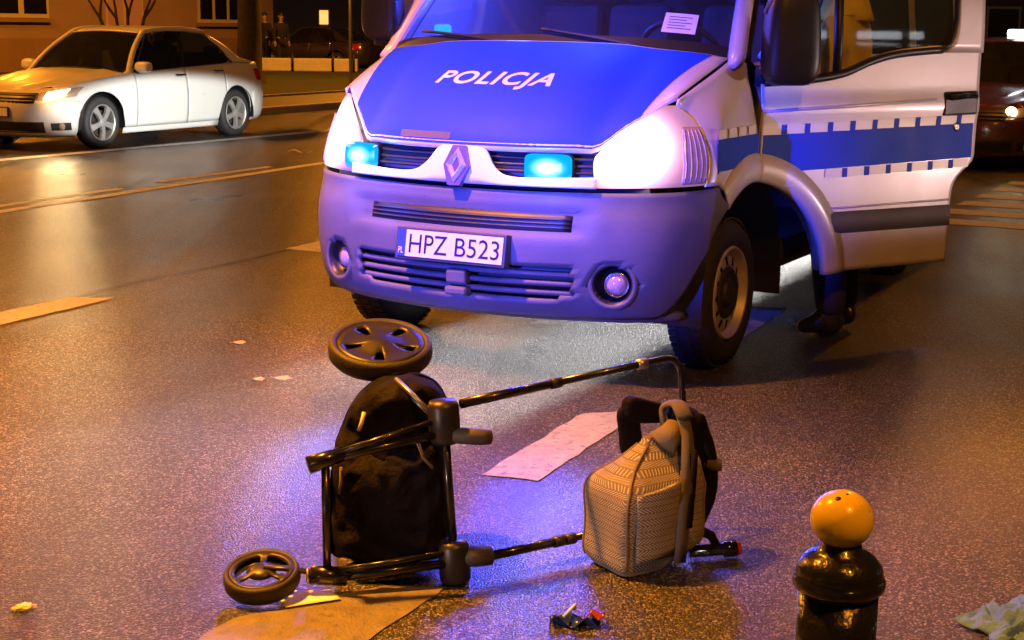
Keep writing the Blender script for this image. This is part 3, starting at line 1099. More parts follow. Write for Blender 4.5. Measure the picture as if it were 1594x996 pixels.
# --- wheel arch lips on the flank and the wheel housings
def lip(bm, s, a0, a1, place):
    n = 30
    prof = [(ARC_R, -.03), (ARC_R - .002, .004), (ARC_R + .015, .015), (ARC_R + .07, .015), (LIP_R, .002)]
    rows = []
    for i in range(n + 1):
        th = lerp(a0, a1, i / n)
        tp = 1.0
        if a0 < R(90): tp = min(1, .1 + (i / n) * 2.2)
        else: tp = min(1, .35 + (1 - i / n) * 2.5)
        rows.append([bm.verts.new(place(ARC_C[0] + r * math.cos(th), ARC_C[1] + r * math.sin(th), o * tp if o > 0 else o)) for r, o in prof])
    for A, B in zip(rows, rows[1:]):
        for k in range(len(prof) - 1):
            bm.faces.new((A[k], A[k+1], B[k+1], B[k]))
for s in (1, -1):
    bm = BM()
    lip(bm, s, R(54), R(96), lambda v, z, o: P(s * (stab(T_hw, z) + o + .004), v, z))
    obj("wheel_arch", bm, 'silver', van, solid=.005)
    bm = BM()
    lathe(bm, [(ARC_R + .01, -.01), (ARC_R + .01, -.55), (0, -.55)], axis_mtx(P(s * .98, ARC_C[0], ARC_C[1]), (-s, 0, 0)), 36)
    bmesh.ops.delete(bm, geom=[v for v in bm.verts if v.co.z < .20], context='VERTS')
    obj("wheel_housing", bm, 'black', van)

def steel_wheel(u, v, s):
    c = P(u, v, .335)
    ax = Vector((-s, 0, 0))
    mt = axis_mtx(c, ax)
    w = .195
    prof = [(.205, -w), (.24, -w - .004), (.30, -w), (.325, -w + .03), (.334, -w + .05), (.336, -w / 2), (.334, -.05), (.325, -.03), (.30, -.004), (.27, .004), (.235, .0), (.212, -.012)]
    bm = BM(); lathe(bm, prof, mt, 56)
    wh = obj("wheel", bm, 'rubber', van)
    # tread blocks
    bm = BM()
    for k in range(56):
        a = 2 * math.pi * k / 56
        for j, y in enumerate((-.155, -.10, -.045)):
            p = mt @ Vector((.337 * math.cos(a + j * .05), .337 * math.sin(a + j * .05), y))
            rot = mt.to_3x3() @ Matrix.Rotation(a + j * .05, 3, 'Z')
            box(bm, p, (.006, .026, .042), rot)
    obj("tread", bm, 'rubber', wh, smooth=False)
    bm = BM()
    rim = [(.213, -.012), (.206, .001), (.198, -.004), (.192, -.045), (.178, -.052), (.165, -.030), (.128, -.022), (.110, -.030), (.104, -.058), (.0, -.058)]
    def keep(i, k):
        return not (i == 5 and (k % 6) in (0, 1))
    lathe(bm, rim, mt, 72, keep)
    obj("rim", bm, 'steel', wh)
    bm = BM(); lathe(bm, [(.19, -.07), (.0, -.07)], mt, 32)
    obj("brake_disc", bm, 'darksteel', wh)
    bm = BM(); lathe(bm, [(.118, -.024), (.108, -.012), (.085, -.018), (.06, -.030), (.058, -.012), (.045, -.004), (.0, -.002)], mt, 40)
    obj("hub_cap", bm, 'darksteel', wh)
    return wh
for s in (1, -1):
    steel_wheel(s * .945, 0.0, s)
    steel_wheel(s * .945, -3.08, s)

# --- cab: cowl, windscreen, A pillars, roof, dashboard, seats
T_wt = [(0, -.60, 2.05), (.4, -.615, 2.045), (.74, -.66, 2.02)]
def screen(s, t, off=0.0):
    a = abs(s)
    ub = .875 * a; ut = .74 * a
    vb = stab([(x, y) for x, y, z in T_hr], ub) - .035; zb = stab([(x, z) for x, y, z in T_hr], ub) + .004
    vt = stab([(x, y) for x, y, z in T_wt], ut); zt = stab([(x, z) for x, y, z in T_wt], ut)
    b = .035 * 4 * t * (1 - t)
    sg = 1 if s >= 0 else -1
    return P(sg * lerp(ub, ut, t), lerp(vb, vt, t) + b * .7 + off * .7, lerp(zb, zt, t) + b * .6 + off * .7)
bm = BM(); grid(bm, lambda a, b: screen(a * 2 - 1, b), 24, 16)
ws = obj("windscreen", bm, 'glass', van)
# black ceramic border at the base
bm = BM(); grid(bm, lambda a, b: screen(a * 2 - 1, lerp(-.012, .055, b), .004), 40, 2)
obj("screen_border", bm, 'black', ws)
# inspection sticker low on the driver's side
bm = BM(); grid(bm, lambda a, b: screen(lerp(.665, .835, a), lerp(.10, .225, b), .004), 6, 4)
stk = obj("sticker", bm, 'paper', ws)
for k in range(5):
    bm = BM(); grid(bm, lambda a, b: screen(lerp(.69, .81 - .03 * (k % 2), a), .125 + .018 * k + .005 * b, .0055), 3, 1)
    obj("sticker_print", bm, 'strap', ws)
# wipers
for (s0, t0, s1, t1) in ((-.15, -.02, -.78, .075), (.62, -.02, .02, .07)):
    bm = BM(); tube(bm, [screen(lerp(s0, s1, i / 8), lerp(t0, t1, i / 8), .022) for i in range(9)], .008, 6)
    wp = obj("wiper", bm, 'black', van)
# A pillars (two visible edges)
for s in (1, -1):
    bm = BM()
    pts = []
    for i in range(13):
        t = i / 12
        p = screen(s, t); pts.append(P(s * (-p.x * s + .035), p.y - .03, p.z - .0) if False else p + Vector((-s * .028, -.035, .0)))
    tube(bm, [P(s * .915, .03, 1.35)] + pts, [.02] + [.042] * 13, 12)
    obj("windscreen_pillar", bm, 'silver', van)
    # black rubber between pillar and door
    bm = BM(); tube(bm, [p + Vector((-s * .018, -.06, -.01)) for p in pts], .028, 8)
    obj("pillar_seal", bm, 'black', van)
# cab roof + box roof
bm = BM()
T_rs = [(-.62, .74, 2.045), (-.85, .80, 2.14), (-1.2, .84, 2.20), (-2.5, .86, 2.225), (-3.9, .86, 2.22), (-4.12, .84, 2.19)]
def roof(a, b):
    s = a * 2 - 1
    v = lerp(-.60, -4.12, b)
    hw = stab([(-x, y) for x, y, z in T_rs], -v); zt = stab([(-x, z) for x, y, z in T_rs], -v)
    k = abs(s)
    return P(s * (hw + .06 * (k**4)), v, zt + .05 * (1 - k**3) - .10 * k**8)
grid(bm, roof, 32, 30)
obj("roof", bm, 'silver', van, solid=.01)
# flank behind the doors, far side, tail
def flank(s, v0, v1, name):
    bm = BM()
    def f(a, b):
        z = lerp(.40, 2.10, b); v = lerp(v0, v1, a)
        u = stab([(.40, .955), (.6, .985), (1.1, .99), (1.5, .965), (1.9, .92), (2.10, .895)], z)
        d = v + 3.08
        zl = .335 + math.sqrt(max(0, .44**2 - d * d)) if abs(d) < .44 else .40
        z = max(z, zl) if b < .5 else z
        return P(s * u, v, z)
    grid(bm, f, 48, 20)
    return obj(name, bm, 'silver', van, solid=.01)
fl = flank(1, -1.46, -4.10, "flank_panel")
bm = BM(); grid(bm, lambda a, b: P(.998, lerp(-1.48, -4.08, a), lerp(.88, 1.055, b)), 20, 2); obj("blue_band", bm, 'policeblue', fl)
bm = BM(); grid(bm, lambda a, b: P(lerp(.985, .935, b), lerp(-1.75, -2.75, a), lerp(1.38, 1.85, b)), 4, 4); obj("side_window", bm, 'pane', fl)
bm = BM(); grid(bm, lambda a, b: P(lerp(.985, .935, b), lerp(-2.9, -3.9, a), lerp(1.38, 1.85, b)), 4, 4); obj("side_window", bm, 'pane', fl)
fr_ = flank(-1, -.15, -4.10, "flank_panel")
bm = BM(); grid(bm, lambda a, b: P(-.998, lerp(-.6, -4.08, a), lerp(.88, 1.055, b)), 20, 2); obj("blue_band", bm, 'policeblue', fr_)
bm = BM(); grid(bm, lambda a, b: P(-lerp(.99, .94, b), lerp(lerp(-.2, -.6, b), -1.3, a), lerp(1.38, 1.85, b)), 4, 4); obj("side_window", bm, 'pane', fr_)
bm = BM(); grid(bm, lambda a, b: P(lerp(-.95, .95, a) * lerp(1, .93, max(0, b - .5) * 2), -4.11 + .03 * b, lerp(.40, 2.15, b)), 16, 12)
tail = obj("rear_door", bm, 'silver', van, solid=.02)
for s in (-1, 1):
    bm = BM(); box(bm, P(s * .88, -4.13, 1.0), (.12, .03, .42)); obj("tail_light", bm, 'redlens', van, smooth=False, bevel=.01)
# driver's door frame: sill, B pillar, header
bm = BM(); hexa(bm, [P(.80, -1.40, .40), P(.985, -1.40, .40), P(.985, -.58, .40), P(.80, -.58, .40), P(.80, -1.40, .52), P(.975, -1.40, .52), P(.975, -.58, .52), P(.80, -.58, .52)])
obj("door_sill", bm, 'black', van, smooth=False, bevel=.02)
bm = BM(); tube(bm, [P(.95, -1.43, .45), P(.955, -1.43, 1.1), P(.93, -1.44, 1.5), P(.885, -1.44, 2.08)], .06, 10, flat=(1, .8))
obj("door_pillar", bm, 'silver', van)
bm = BM(); tube(bm, [P(.77, -.62, 2.03), P(.84, -.95, 2.11), P(.885, -1.46, 2.12)], .05, 10)
obj("door_header", bm, 'silver', van)
# floor pan / underbody and bulkhead
bm = BM(); hexa(bm, [P(-.86, -4.05, .33), P(.86, -4.05, .33), P(.86, -.60, .33), P(-.86, -.60, .33), P(-.86, -4.05, .50), P(.86, -4.05, .50), P(.86, -.60, .50), P(-.86, -.60, .50)])
obj("floor_pan", bm, 'black', van, smooth=False)
bm = BM(); hexa(bm, [P(-.42, -.58, .34), P(.42, -.58, .34), P(.42, .60, .36), P(-.42, .60, .36), P(-.42, -.58, .72), P(.42, -.58, .72), P(.42, .60, .78), P(-.42, .60, .78)])
obj("engine_bay", bm, 'black', van, smooth=False)
bm = BM(); hexa(bm, [P(-.86, .05, .72), P(.86, .05, .72), P(.80, .60, .80), P(-.80, .60, .80), P(-.86, .02, 1.28), P(.86, .02, 1.28), P(.70, .50, .99), P(-.70, .50, .99)])
obj("engine_cover", bm, 'black', van, smooth=False)
bm = BM(); tube(bm, [P(-.8, 0, .335), P(.8, 0, .335)], .05, 10); obj("front_axle", bm, 'darksteel', van)
bm = BM(); tube(bm, [P(-.8, -3.08, .335), P(.8, -3.08, .335)], .05, 10); obj("rear_axle", bm, 'darksteel', van)
bm = BM(); hexa(bm, [P(-.84, -2.1, .5), P(.84, -2.1, .5), P(.84, -2.02, .5), P(-.84, -2.02, .5), P(-.80, -2.1, 2.1), P(.80, -2.1, 2.1), P(.80, -2.02, 2.1), P(-.80, -2.02, 2.1)])
obj("bulkhead", bm, 'interior', van, smooth=False)
bm = BM()
grid(bm, lambda a, b: P(lerp(-.86, .86, a), lerp(.05, -.42, b), 1.33 + .06 * math.sin(b * math.pi) + (.05 if a > .55 and a < .9 else 0) * math.sin(b * math.pi)), 20, 8)
grid(bm, lambda a, b: P(lerp(-.86, .86, a), lerp(-.42, -.36, b), lerp(1.33, .70, b)), 10, 3)
dash = obj("dashboard", bm, 'interior', van, solid=.01)
bm = BM(); hexa(bm, [P(-.52, -.16, 1.412), P(-.40, -.13, 1.412), P(-.37, -.30, 1.42), P(-.50, -.32, 1.42), P(-.52, -.16, 1.425), P(-.40, -.13, 1.425), P(-.37, -.30, 1.433), P(-.50, -.32, 1.433)])
obj("papers", bm, 'paper', dash, smooth=False)
bm = BM()
ct = P(.45, -.52, 1.38); ax = Vector((0, -.75, .65)).normalized(); x_, y_ = frame_of(ax)
tube(bm, [ct + (x_ * math.cos(2*math.pi*i/28) + y_ * math.sin(2*math.pi*i/28)) * .20 for i in range(29)], .015, 8)
tube(bm, [ct - x_ * .19, ct + ax * -.03, ct + x_ * .19], .018, 8); tube(bm, [ct, ct - ax * .25], .03, 8)
obj("steering_wheel", bm, 'grip', van)
for uc in (.45, -.15, -.58):
    bm = BM()
    box(bm, P(uc, -1.10, .92), (.50 if uc > 0 else .40, .50, .18))
    box(bm, P(uc, -1.36, 1.30), (.48 if uc > 0 else .38, .14, .66), Matrix.Rotation(R(8), 3, 'X'))
    box(bm, P(uc, -1.43, 1.74), (.26, .10, .20))
    obj("seat", bm, 'seat', van, smooth=False, bevel=.05)
# interior mirror
bm = BM(); box(bm, P(0, -.55, 1.93), (.24, .03, .07)); obj("interior_mirror", bm, 'black', van, smooth=False, bevel=.01)

# --- mirrors
def mirror(base, out, up, fwd, parent, w=.23, h=.40):
    """bulky black mirror housing"""
    bm = BM()
    def f(a, b):
        th = a * 2 * math.pi; ph = (b - .5) * math.pi
        def sp(x, e): return math.copysign(abs(x)**e, x)
        cx = sp(math.cos(ph), .45) * sp(math.cos(th), .5)
        cy = sp(math.cos(ph), .45) * sp(math.sin(th), .6)
        cz = sp(math.sin(ph), .55)
        return base + out * (cx * w / 2 * (1 - .10 * cz)) + fwd * (cy * .085) + up * (cz * h / 2)
    grid(bm, f, 28, 18, closeu=True)
    bmesh.ops.remove_doubles(bm, verts=bm.verts[:], dist=.0005)
    o = obj("mirror", bm, 'black', parent)
    bm = BM()
    grid(bm, lambda a, b: base + out * ((a - .5) * w * .8) - fwd * .088 + up * ((b - .5) * h * .84), 6, 6)
    obj("mirror_glass", bm, 'pane', o)
    return o

# --- driver's door, swung open
TH = R(31)
DE = Vector((math.sin(TH), -math.cos(TH)))   # along the door (u,v)
DN = Vector((math.cos(TH), math.sin(TH)))    # outward
def D(r, z, o=0.0):
    bow = .0 if z < .9 else -.003 * ((z - .9) / .7)**1.6
    bow += .012 * math.exp(-((z - 1.15) / .05)**2) if z < 1.3 else 0
    w = DE * r + DN * (o + bow)
    return P(.985 + w.x, -.15 + w.y, z)
def belt(r):
    return stab([(0, 1.262), (.15, 1.268), (.30, 1.276), (.475, 1.300), (.55, 1.322), (.635, 1.352), (.73, 1.376), (.83, 1.392), (.95, 1.402), (1.08, 1.410), (1.40, 1.412)], r)
def dr0(z):
    if z < ARC_C[1] + ARC_R:
        dz = z - ARC_C[1]
        return max(.003, -.07 + math.sqrt(max(0, ARC_R**2 - dz * dz)) + .012)
    return .003
def dr1(z):
    return stab([(.37, 1.215), (.70, 1.225), (.76, 1.235), (.80, 1.26), (.84, 1.31), (.87, 1.352), (.90, 1.366), (1.5, 1.372)], z)
bm = BM()
def fd(a, b):
    if b < .62:
        z = lerp(.384, 1.24, (b / .62)**1.0)
        return D(lerp(dr0(z), dr1(z), a), z)
    k = (b - .62) / .38
    r = lerp(dr0(1.24), dr1(1.24), a)
    return D(r, lerp(1.24, belt(r), k))
grid(bm, fd, 60, 56)
door = obj("door", bm, 'silver', van, solid=.006)
# inner trim and edges
bm = BM()
grid(bm, lambda a, b: D(lerp(dr0(lerp(.40, 1.24, b)) + .02, dr1(lerp(.40, 1.24, b)) - .015, a), lerp(.40, 1.24, b), -.085), 20, 20)
obj("door_trim", bm, 'interior', door, solid=.02)
bm = BM()
n = 40
rows = []
for i in range(n + 1):
    z = lerp(.384, 1.41, i / n)
    rows.append([D(dr1(z), z, 0), D(dr1(z), z, -.09)])
vv = [[bm.verts.new(p) for p in r_] for r_ in rows]
for A, B in zip(vv, vv[1:]): bm.faces.new((A[0], A[1], B[1], B[0]))
vv = [[bm.verts.new(D(lerp(dr0(.384), dr1(.384), i / 10), .384, o)) for o in (0, -.09)] for i in range(11)]
for A, B in zip(vv, vv[1:]): bm.faces.new((A[0], A[1], B[1], B[0]))
vv = [[bm.verts.new(D(dr0(lerp(.384, 1.25, i / 24)), lerp(.384, 1.25, i / 24), o)) for o in (0, -.09)] for i in range(25)]
for A, B in zip(vv, vv[1:]): bm.faces.new((A[0], A[1], B[1], B[0]))
obj("door_edge", bm, 'redpaint' if False else 'bumper', door, solid=.004)
# rear window post of the door (body colour), slim front and top frame
bm = BM()
def fpost(a, b):
    z = lerp(1.405, 1.99, b)
    r0 = stab([(1.40, 1.105), (1.43, 1.155), (1.47, 1.178), (1.56, 1.19), (2.0, 1.17)], z)
    return D(lerp(r0, 1.372 - .05 * b * b, a), z)
grid(bm, fpost, 8, 14)
obj("window_post", bm, 'silver', door, solid=.03)
bm = BM(); tube(bm, [D(.02, 1.37, -.02), D(.12, 1.48, -.02), D(.60, 1.94, -.02), D(.72, 1.99, -.02), D(1.32, 2.0, -.02)], .03, 8)
obj("window_frame", bm, 'silver', door)
bm = BM(); tube(bm, [D(.02, 1.30, .004), D(.05, 1.36, .004), D(.13, 1.46, .004), D(.60, 1.92, .004), D(.72, 1.965, .004), D(1.16, 1.975, .004), D(1.185, 1.9, .004), D(1.19, 1.56, .004), D(1.175, 1.48, .004), D(1.15, 1.44, .004), D(1.08, 1.42, .004)], .014, 8)
tube(bm, [D(.02 + 1.08 * i / 30, belt(.02 + 1.08 * i / 30) + .008, .004) for i in range(31)], .02, 8)
obj("window_seal", bm, 'black', door)
bm = BM(); tube(bm, [D(.450, 1.29, -.005), D(.452, 1.45, -.005), D(.44, 1.76, -.005)], .022, 8)
obj("window_divider", bm, 'black', door)
bm = BM()
def fg(a, b):
    r = lerp(.02, 1.185, a)
    zt = min(1.97, 1.33 + max(0, (r - .0)) * 1.0 + .02)
    return D(r, lerp(belt(r), max(zt, belt(r) + .02), b), -.012)
grid(bm, fg, 24, 8)
obj("window_glass", bm, 'sideglass', door)
# crease line, moulding, handle, lock, livery
bm = BM(); tube(bm, [D(.01, 1.142 , .002), D(.55, 1.160, .002), D(1.08, 1.182, .002)], .009, 6, flat=(.5, 1))
obj("swage_line", bm, 'silver', door)
bm = BM(); tube(bm, [D(.008, 1.15, .006), D(.008, .84, .006)], .006, 6)
obj("front_edge", bm, 'silver', door)
bm = BM()
vv = [[bm.verts.new(D(lerp(.445, 1.216, i / 16), z, o)) for z, o in ((.562, .002), (.572, .016), (.655, .016), (.668, .002))] for i in range(17)]
for A, B in zip(vv, vv[1:]):
    for k in range(3): bm.faces.new((A[k], A[k+1], B[k+1], B[k]))
obj("side_moulding", bm, 'bumper', door)
bm = BM(); tube(bm, [D(.45, .684, .004), D(1.21, .692, .004)], .006, 6)
obj("moulding_edge", bm, 'silver', door)
bm = BM()
hexa(bm, [D(r, z, o) for o in (-.01, .014) for r, z in ((1.125, 1.10), (1.355, 1.105), (1.362, 1.222), (1.130, 1.218))])
hd = obj("handle", bm, 'black', door, smooth=False, bevel=.03)
bm = BM(); tube(bm, [D(1.16, 1.19, .02), D(1.25, 1.197, .034), D(1.33, 1.195, .022)], .014, 8)
obj("handle_grip", bm, 'blackgloss', hd)
c = D(1.228, 1.048, .004)
bm = BM(); lathe(bm, [(.022, 0), (.020, .008), (.006, .009), (0, .004)], axis_mtx(c, P(DN.x, DN.y, 0)), 18)
obj("lock", bm, 'chrome', door)
bm = BM()
def fbl(a, b):
    r = lerp(.012, 1.345, a)
    d = r + .07
    zl = max(lerp(.862, .895, a), ARC_C[1] + math.sqrt(max(0, LIP_R**2 - d * d)))
    zh = lerp(1.035, 1.065, a)
    return D(r, lerp(zl, zh, b), .0055)
grid(bm, fbl, 60, 6)
obj("blue_band", bm, 'policeblue', door)
for i in range(10):
    r0 = .022 + i * .1375
    bm = BM(); r1 = min(r0 + .103, 1.35)
    grid(bm, lambda a, b: D(lerp(r0, r1, a), lerp(1.035, 1.065, r0 / 1.345) + .001 + .042 * b, .006), 2, 2)
    obj("white_check", bm, 'whitefilm', door)
    if i < 9:
        bm = BM()
        grid(bm, lambda a, b: D(lerp(r0, r1, a), lerp(1.035, 1.065, r0 / 1.345) + .003 + .040 * b, .005), 1, 1)
        bm.free()
for i in range(9):
    r0 = .04 + i * .1375 + .088
    bm = BM(); grid(bm, lambda a, b: D(lerp(r0, r0 + .031, a), lerp(1.035, 1.065, r0 / 1.345) + .0 + .043 * b, .0058), 1, 1)
    obj("blue_check", bm, 'policeblue', door)
for i in range(7):
    r0 = .40 + i * .1375
    bm = BM(); r1 = min(r0 + .103, 1.34)
    grid(bm, lambda a, b: D(lerp(r0, r1, a), lerp(.862, .895, r0 / 1.345) - .001 - .042 * b, .006), 2, 2)
    obj("white_check", bm, 'whitefilm', door)
    if i < 6:
        bm = BM(); grid(bm, lambda a, b: D(lerp(r1 + .002, r1 + .032, a), lerp(.862, .895, r0 / 1.345) - .043 * b, .0058), 1, 1)
        obj("blue_check", bm, 'policeblue', door)
# arch lip carried by the door
bm = BM()
lip(bm, 1, R(97), R(176), lambda v, z, o: D(-(v + .15), z, o + .003))
obj("arch_lip", bm, 'silver', door, solid=.005)
# mirror on the door
outv = P(DE.x, DE.y, 0) * 0.55 + P(DN.x, DN.y, 0) * .83
outv.normalize()
fwdv = Vector((0, 0, 1)).cross(outv); fwdv = -fwdv if fwdv.y < 0 else fwdv
mb = D(.055, 1.475, .13)
mo = mirror(mb, (P(.75, -.66, 0)).normalized(), Vector((0, 0, 1)), P(.66, .75, 0).normalized(), door, .245, .43)
bm = BM(); tube(bm, [D(.04, 1.30, 0), D(.06, 1.30, .08), D(.10, 1.36, .12)], .03, 8); obj("mirror_arm", bm, 'black', mo)
bm = BM(); tube(bm, [mb + Vector((.10, .06, .10)), mb + Vector((.05, .09, .19)), mb + Vector((-.02, .09, .205))], .012, 6); obj("mirror_edge", bm, 'tubegrey', mo)
# far mirror
mo2 = mirror(P(-1.015, -.12, 1.63), P(-1, -.15, 0).normalized(), Vector((0, 0, 1)), P(.15, 1, 0).normalized(), van, .24, .40)
bm = BM(); tube(bm, [P(-.95, -.18, 1.42), P(-1.05, -.10, 1.44)], .035, 8); obj("mirror_arm", bm, 'black', mo2)

# --- blue strobes in the grille and the roof light bar
for (uc, zc) in ((.395, .925), (-.575, .925)):
    c = fsurf(qu(uc, zc), zc, .0)
    n = Vector((-uc * .35, 1, .05)).normalized()
    xx = Vector((0, 0, 1)).cross(n).normalized(); yy = n.cross(xx)
    bm = BM()
    def rr(w, h, o, k=8, e=.35):
        out = []
        for i in range(4 * k):
            th = 2 * math.pi * i / (4 * k)
            out.append(c + xx * (math.copysign(abs(math.cos(th))**e, math.cos(th)) * w) + yy * (math.copysign(abs(math.sin(th))**e, math.sin(th)) * h) + n * o)
        return out
    A, B = ring(bm, rr(.108, .060, -.02), rr(.108, .060, .008))
    bk = obj("strobe_light", bm, 'black', van)
    st = bk
    bm = BM()
    rings_ = [rr(.106, .058, .008), rr(.094, .049, .020), rr(.066, .030, .026), rr(.040, .018, .029), rr(.015, .007, .030)]
    for a_, b_ in zip(rings_, rings_[1:]): ring(bm, a_, b_)
    bm.faces.new([bm.verts.new(p) for p in rings_[-1]])
    ln_ = obj("strobe_lens", bm, 'strobe', st)
    # lens material measures its falloff from this point
    for v in ln_.data.vertices: v.co -= c
    ln_.location = c
    light("strobe_flash", 'POINT', c + n * .36, 26, BLUE, st, .05)
    light("strobe_glow", 'POINT', c + n * .07, 1.6, (0.0, .42, 1.0), st, .03)
    light("strobe_beam", 'SPOT', c + n * .10, 44, BLUE, st, .05, c + n * .10 + Vector((-.40, 1, -.32)), R(84), 1.0)
bm = BM()
hexa(bm, [P(-.62, -1.25, 2.285), P(.62, -1.25, 2.285), P(.62, -.95, 2.285), P(-.62, -.95, 2.285), P(-.60, -1.22, 2.40), P(.60, -1.22, 2.40), P(.60, -.98, 2.40), P(-.60, -.98, 2.40)])
lb = obj("light_bar", bm, 'bluelens', van, smooth=False, bevel=.03)
light("light_bar_flash", 'POINT', P(0, -.76, 2.45), 60, BLUE, lb, .12)
light("light_bar_flash", 'SPOT', P(-.1, -.55, 2.30), 170, BLUE, lb, .14, P(.75, 2.6, .0), R(84), 1.0)

# small blue flasher on the dashboard, passenger side
bm = BM(); box(bm, P(-.66, -.14, 1.43), (.16, .07, .05)); fl2 = obj("dash_flasher", bm, 'black', van, smooth=False, bevel=.01)
bm = BM(); box(bm, P(-.66, -.118, 1.485), (.09, .04, .05)); obj("flasher_lens", bm, 'bluelens', fl2, smooth=False, bevel=.015)
light("flasher_light", 'POINT', P(-.45, -.45, 1.72), 90, BLUE, fl2, .06)

# ------------------------------------------------------------------ saloon cars
T_lf = [(.16, 2.14), (.24, 2.22), (.34, 2.26), (.46, 2.27), (.56, 2.26), (.64, 2.22), (.70, 2.14), (.76, 2.02), (.95, 1.95)]
T_lr = [(.16, 2.26), (.26, 2.36), (.45, 2.40), (.60, 2.40), (.80, 2.37), (.98, 2.30), (1.1, 2.25)]
T_sw = [(.16, .79), (.24, .845), (.34, .865), (.46, .878), (.60, .882), (.74, .872), (.86, .845), (.95, .815), (1.05, .78)]
T_zs = [(-2.3, .975), (-2.0, .985), (-1.4, .985), (-.8, .965), (0, .93), (.7, .895), (1.1, .86), (1.6, .80), (1.95, .75), (2.14, .705)]
NE = 4.2
def zs(v): return stab(T_zs, v)
def srow(v, z):
    L_ = stab(T_lf, z) if v >= 0 else stab(T_lr, z)
    k = min(1, abs(v) / L_)
    return stab(T_sw, z) * (1 - k**NE)**(1 / NE)
def sfront(t, z, off=0.0):
    """t -1..1 round the nose"""
    a = abs(t) * math.pi / 2
    L_ = stab(T_lf, z) + off; w = stab(T_sw, z) + off
    return P(math.copysign(w * math.sin(a)**(2 / NE), t), L_ * math.cos(a)**(2 / NE) if math.cos(a) > 0 else 0, z)
def srear(t, z, off=0.0):
    a = abs(t) * math.pi / 2
    L_ = stab(T_lr, z) + off; w = stab(T_sw, z) + off
    return P(math.copysign(w * math.sin(a)**(2 / NE), t), -L_ * max(0, math.cos(a))**(2 / NE), z)
def t_of_v(v, z, front=True):
    L_ = stab(T_lf if front else T_lr, z)
    return math.acos(min(1, (abs(v) / L_)**(NE / 2))) * 2 / math.pi
WB = 1.335; WR = .315; AR = .372
def arch_lo(v, base):
    for c in (WB, -WB):
        d = v - c
        if abs(d) < AR: base = max(base, WR + math.sqrt(AR * AR - d * d))
    return base

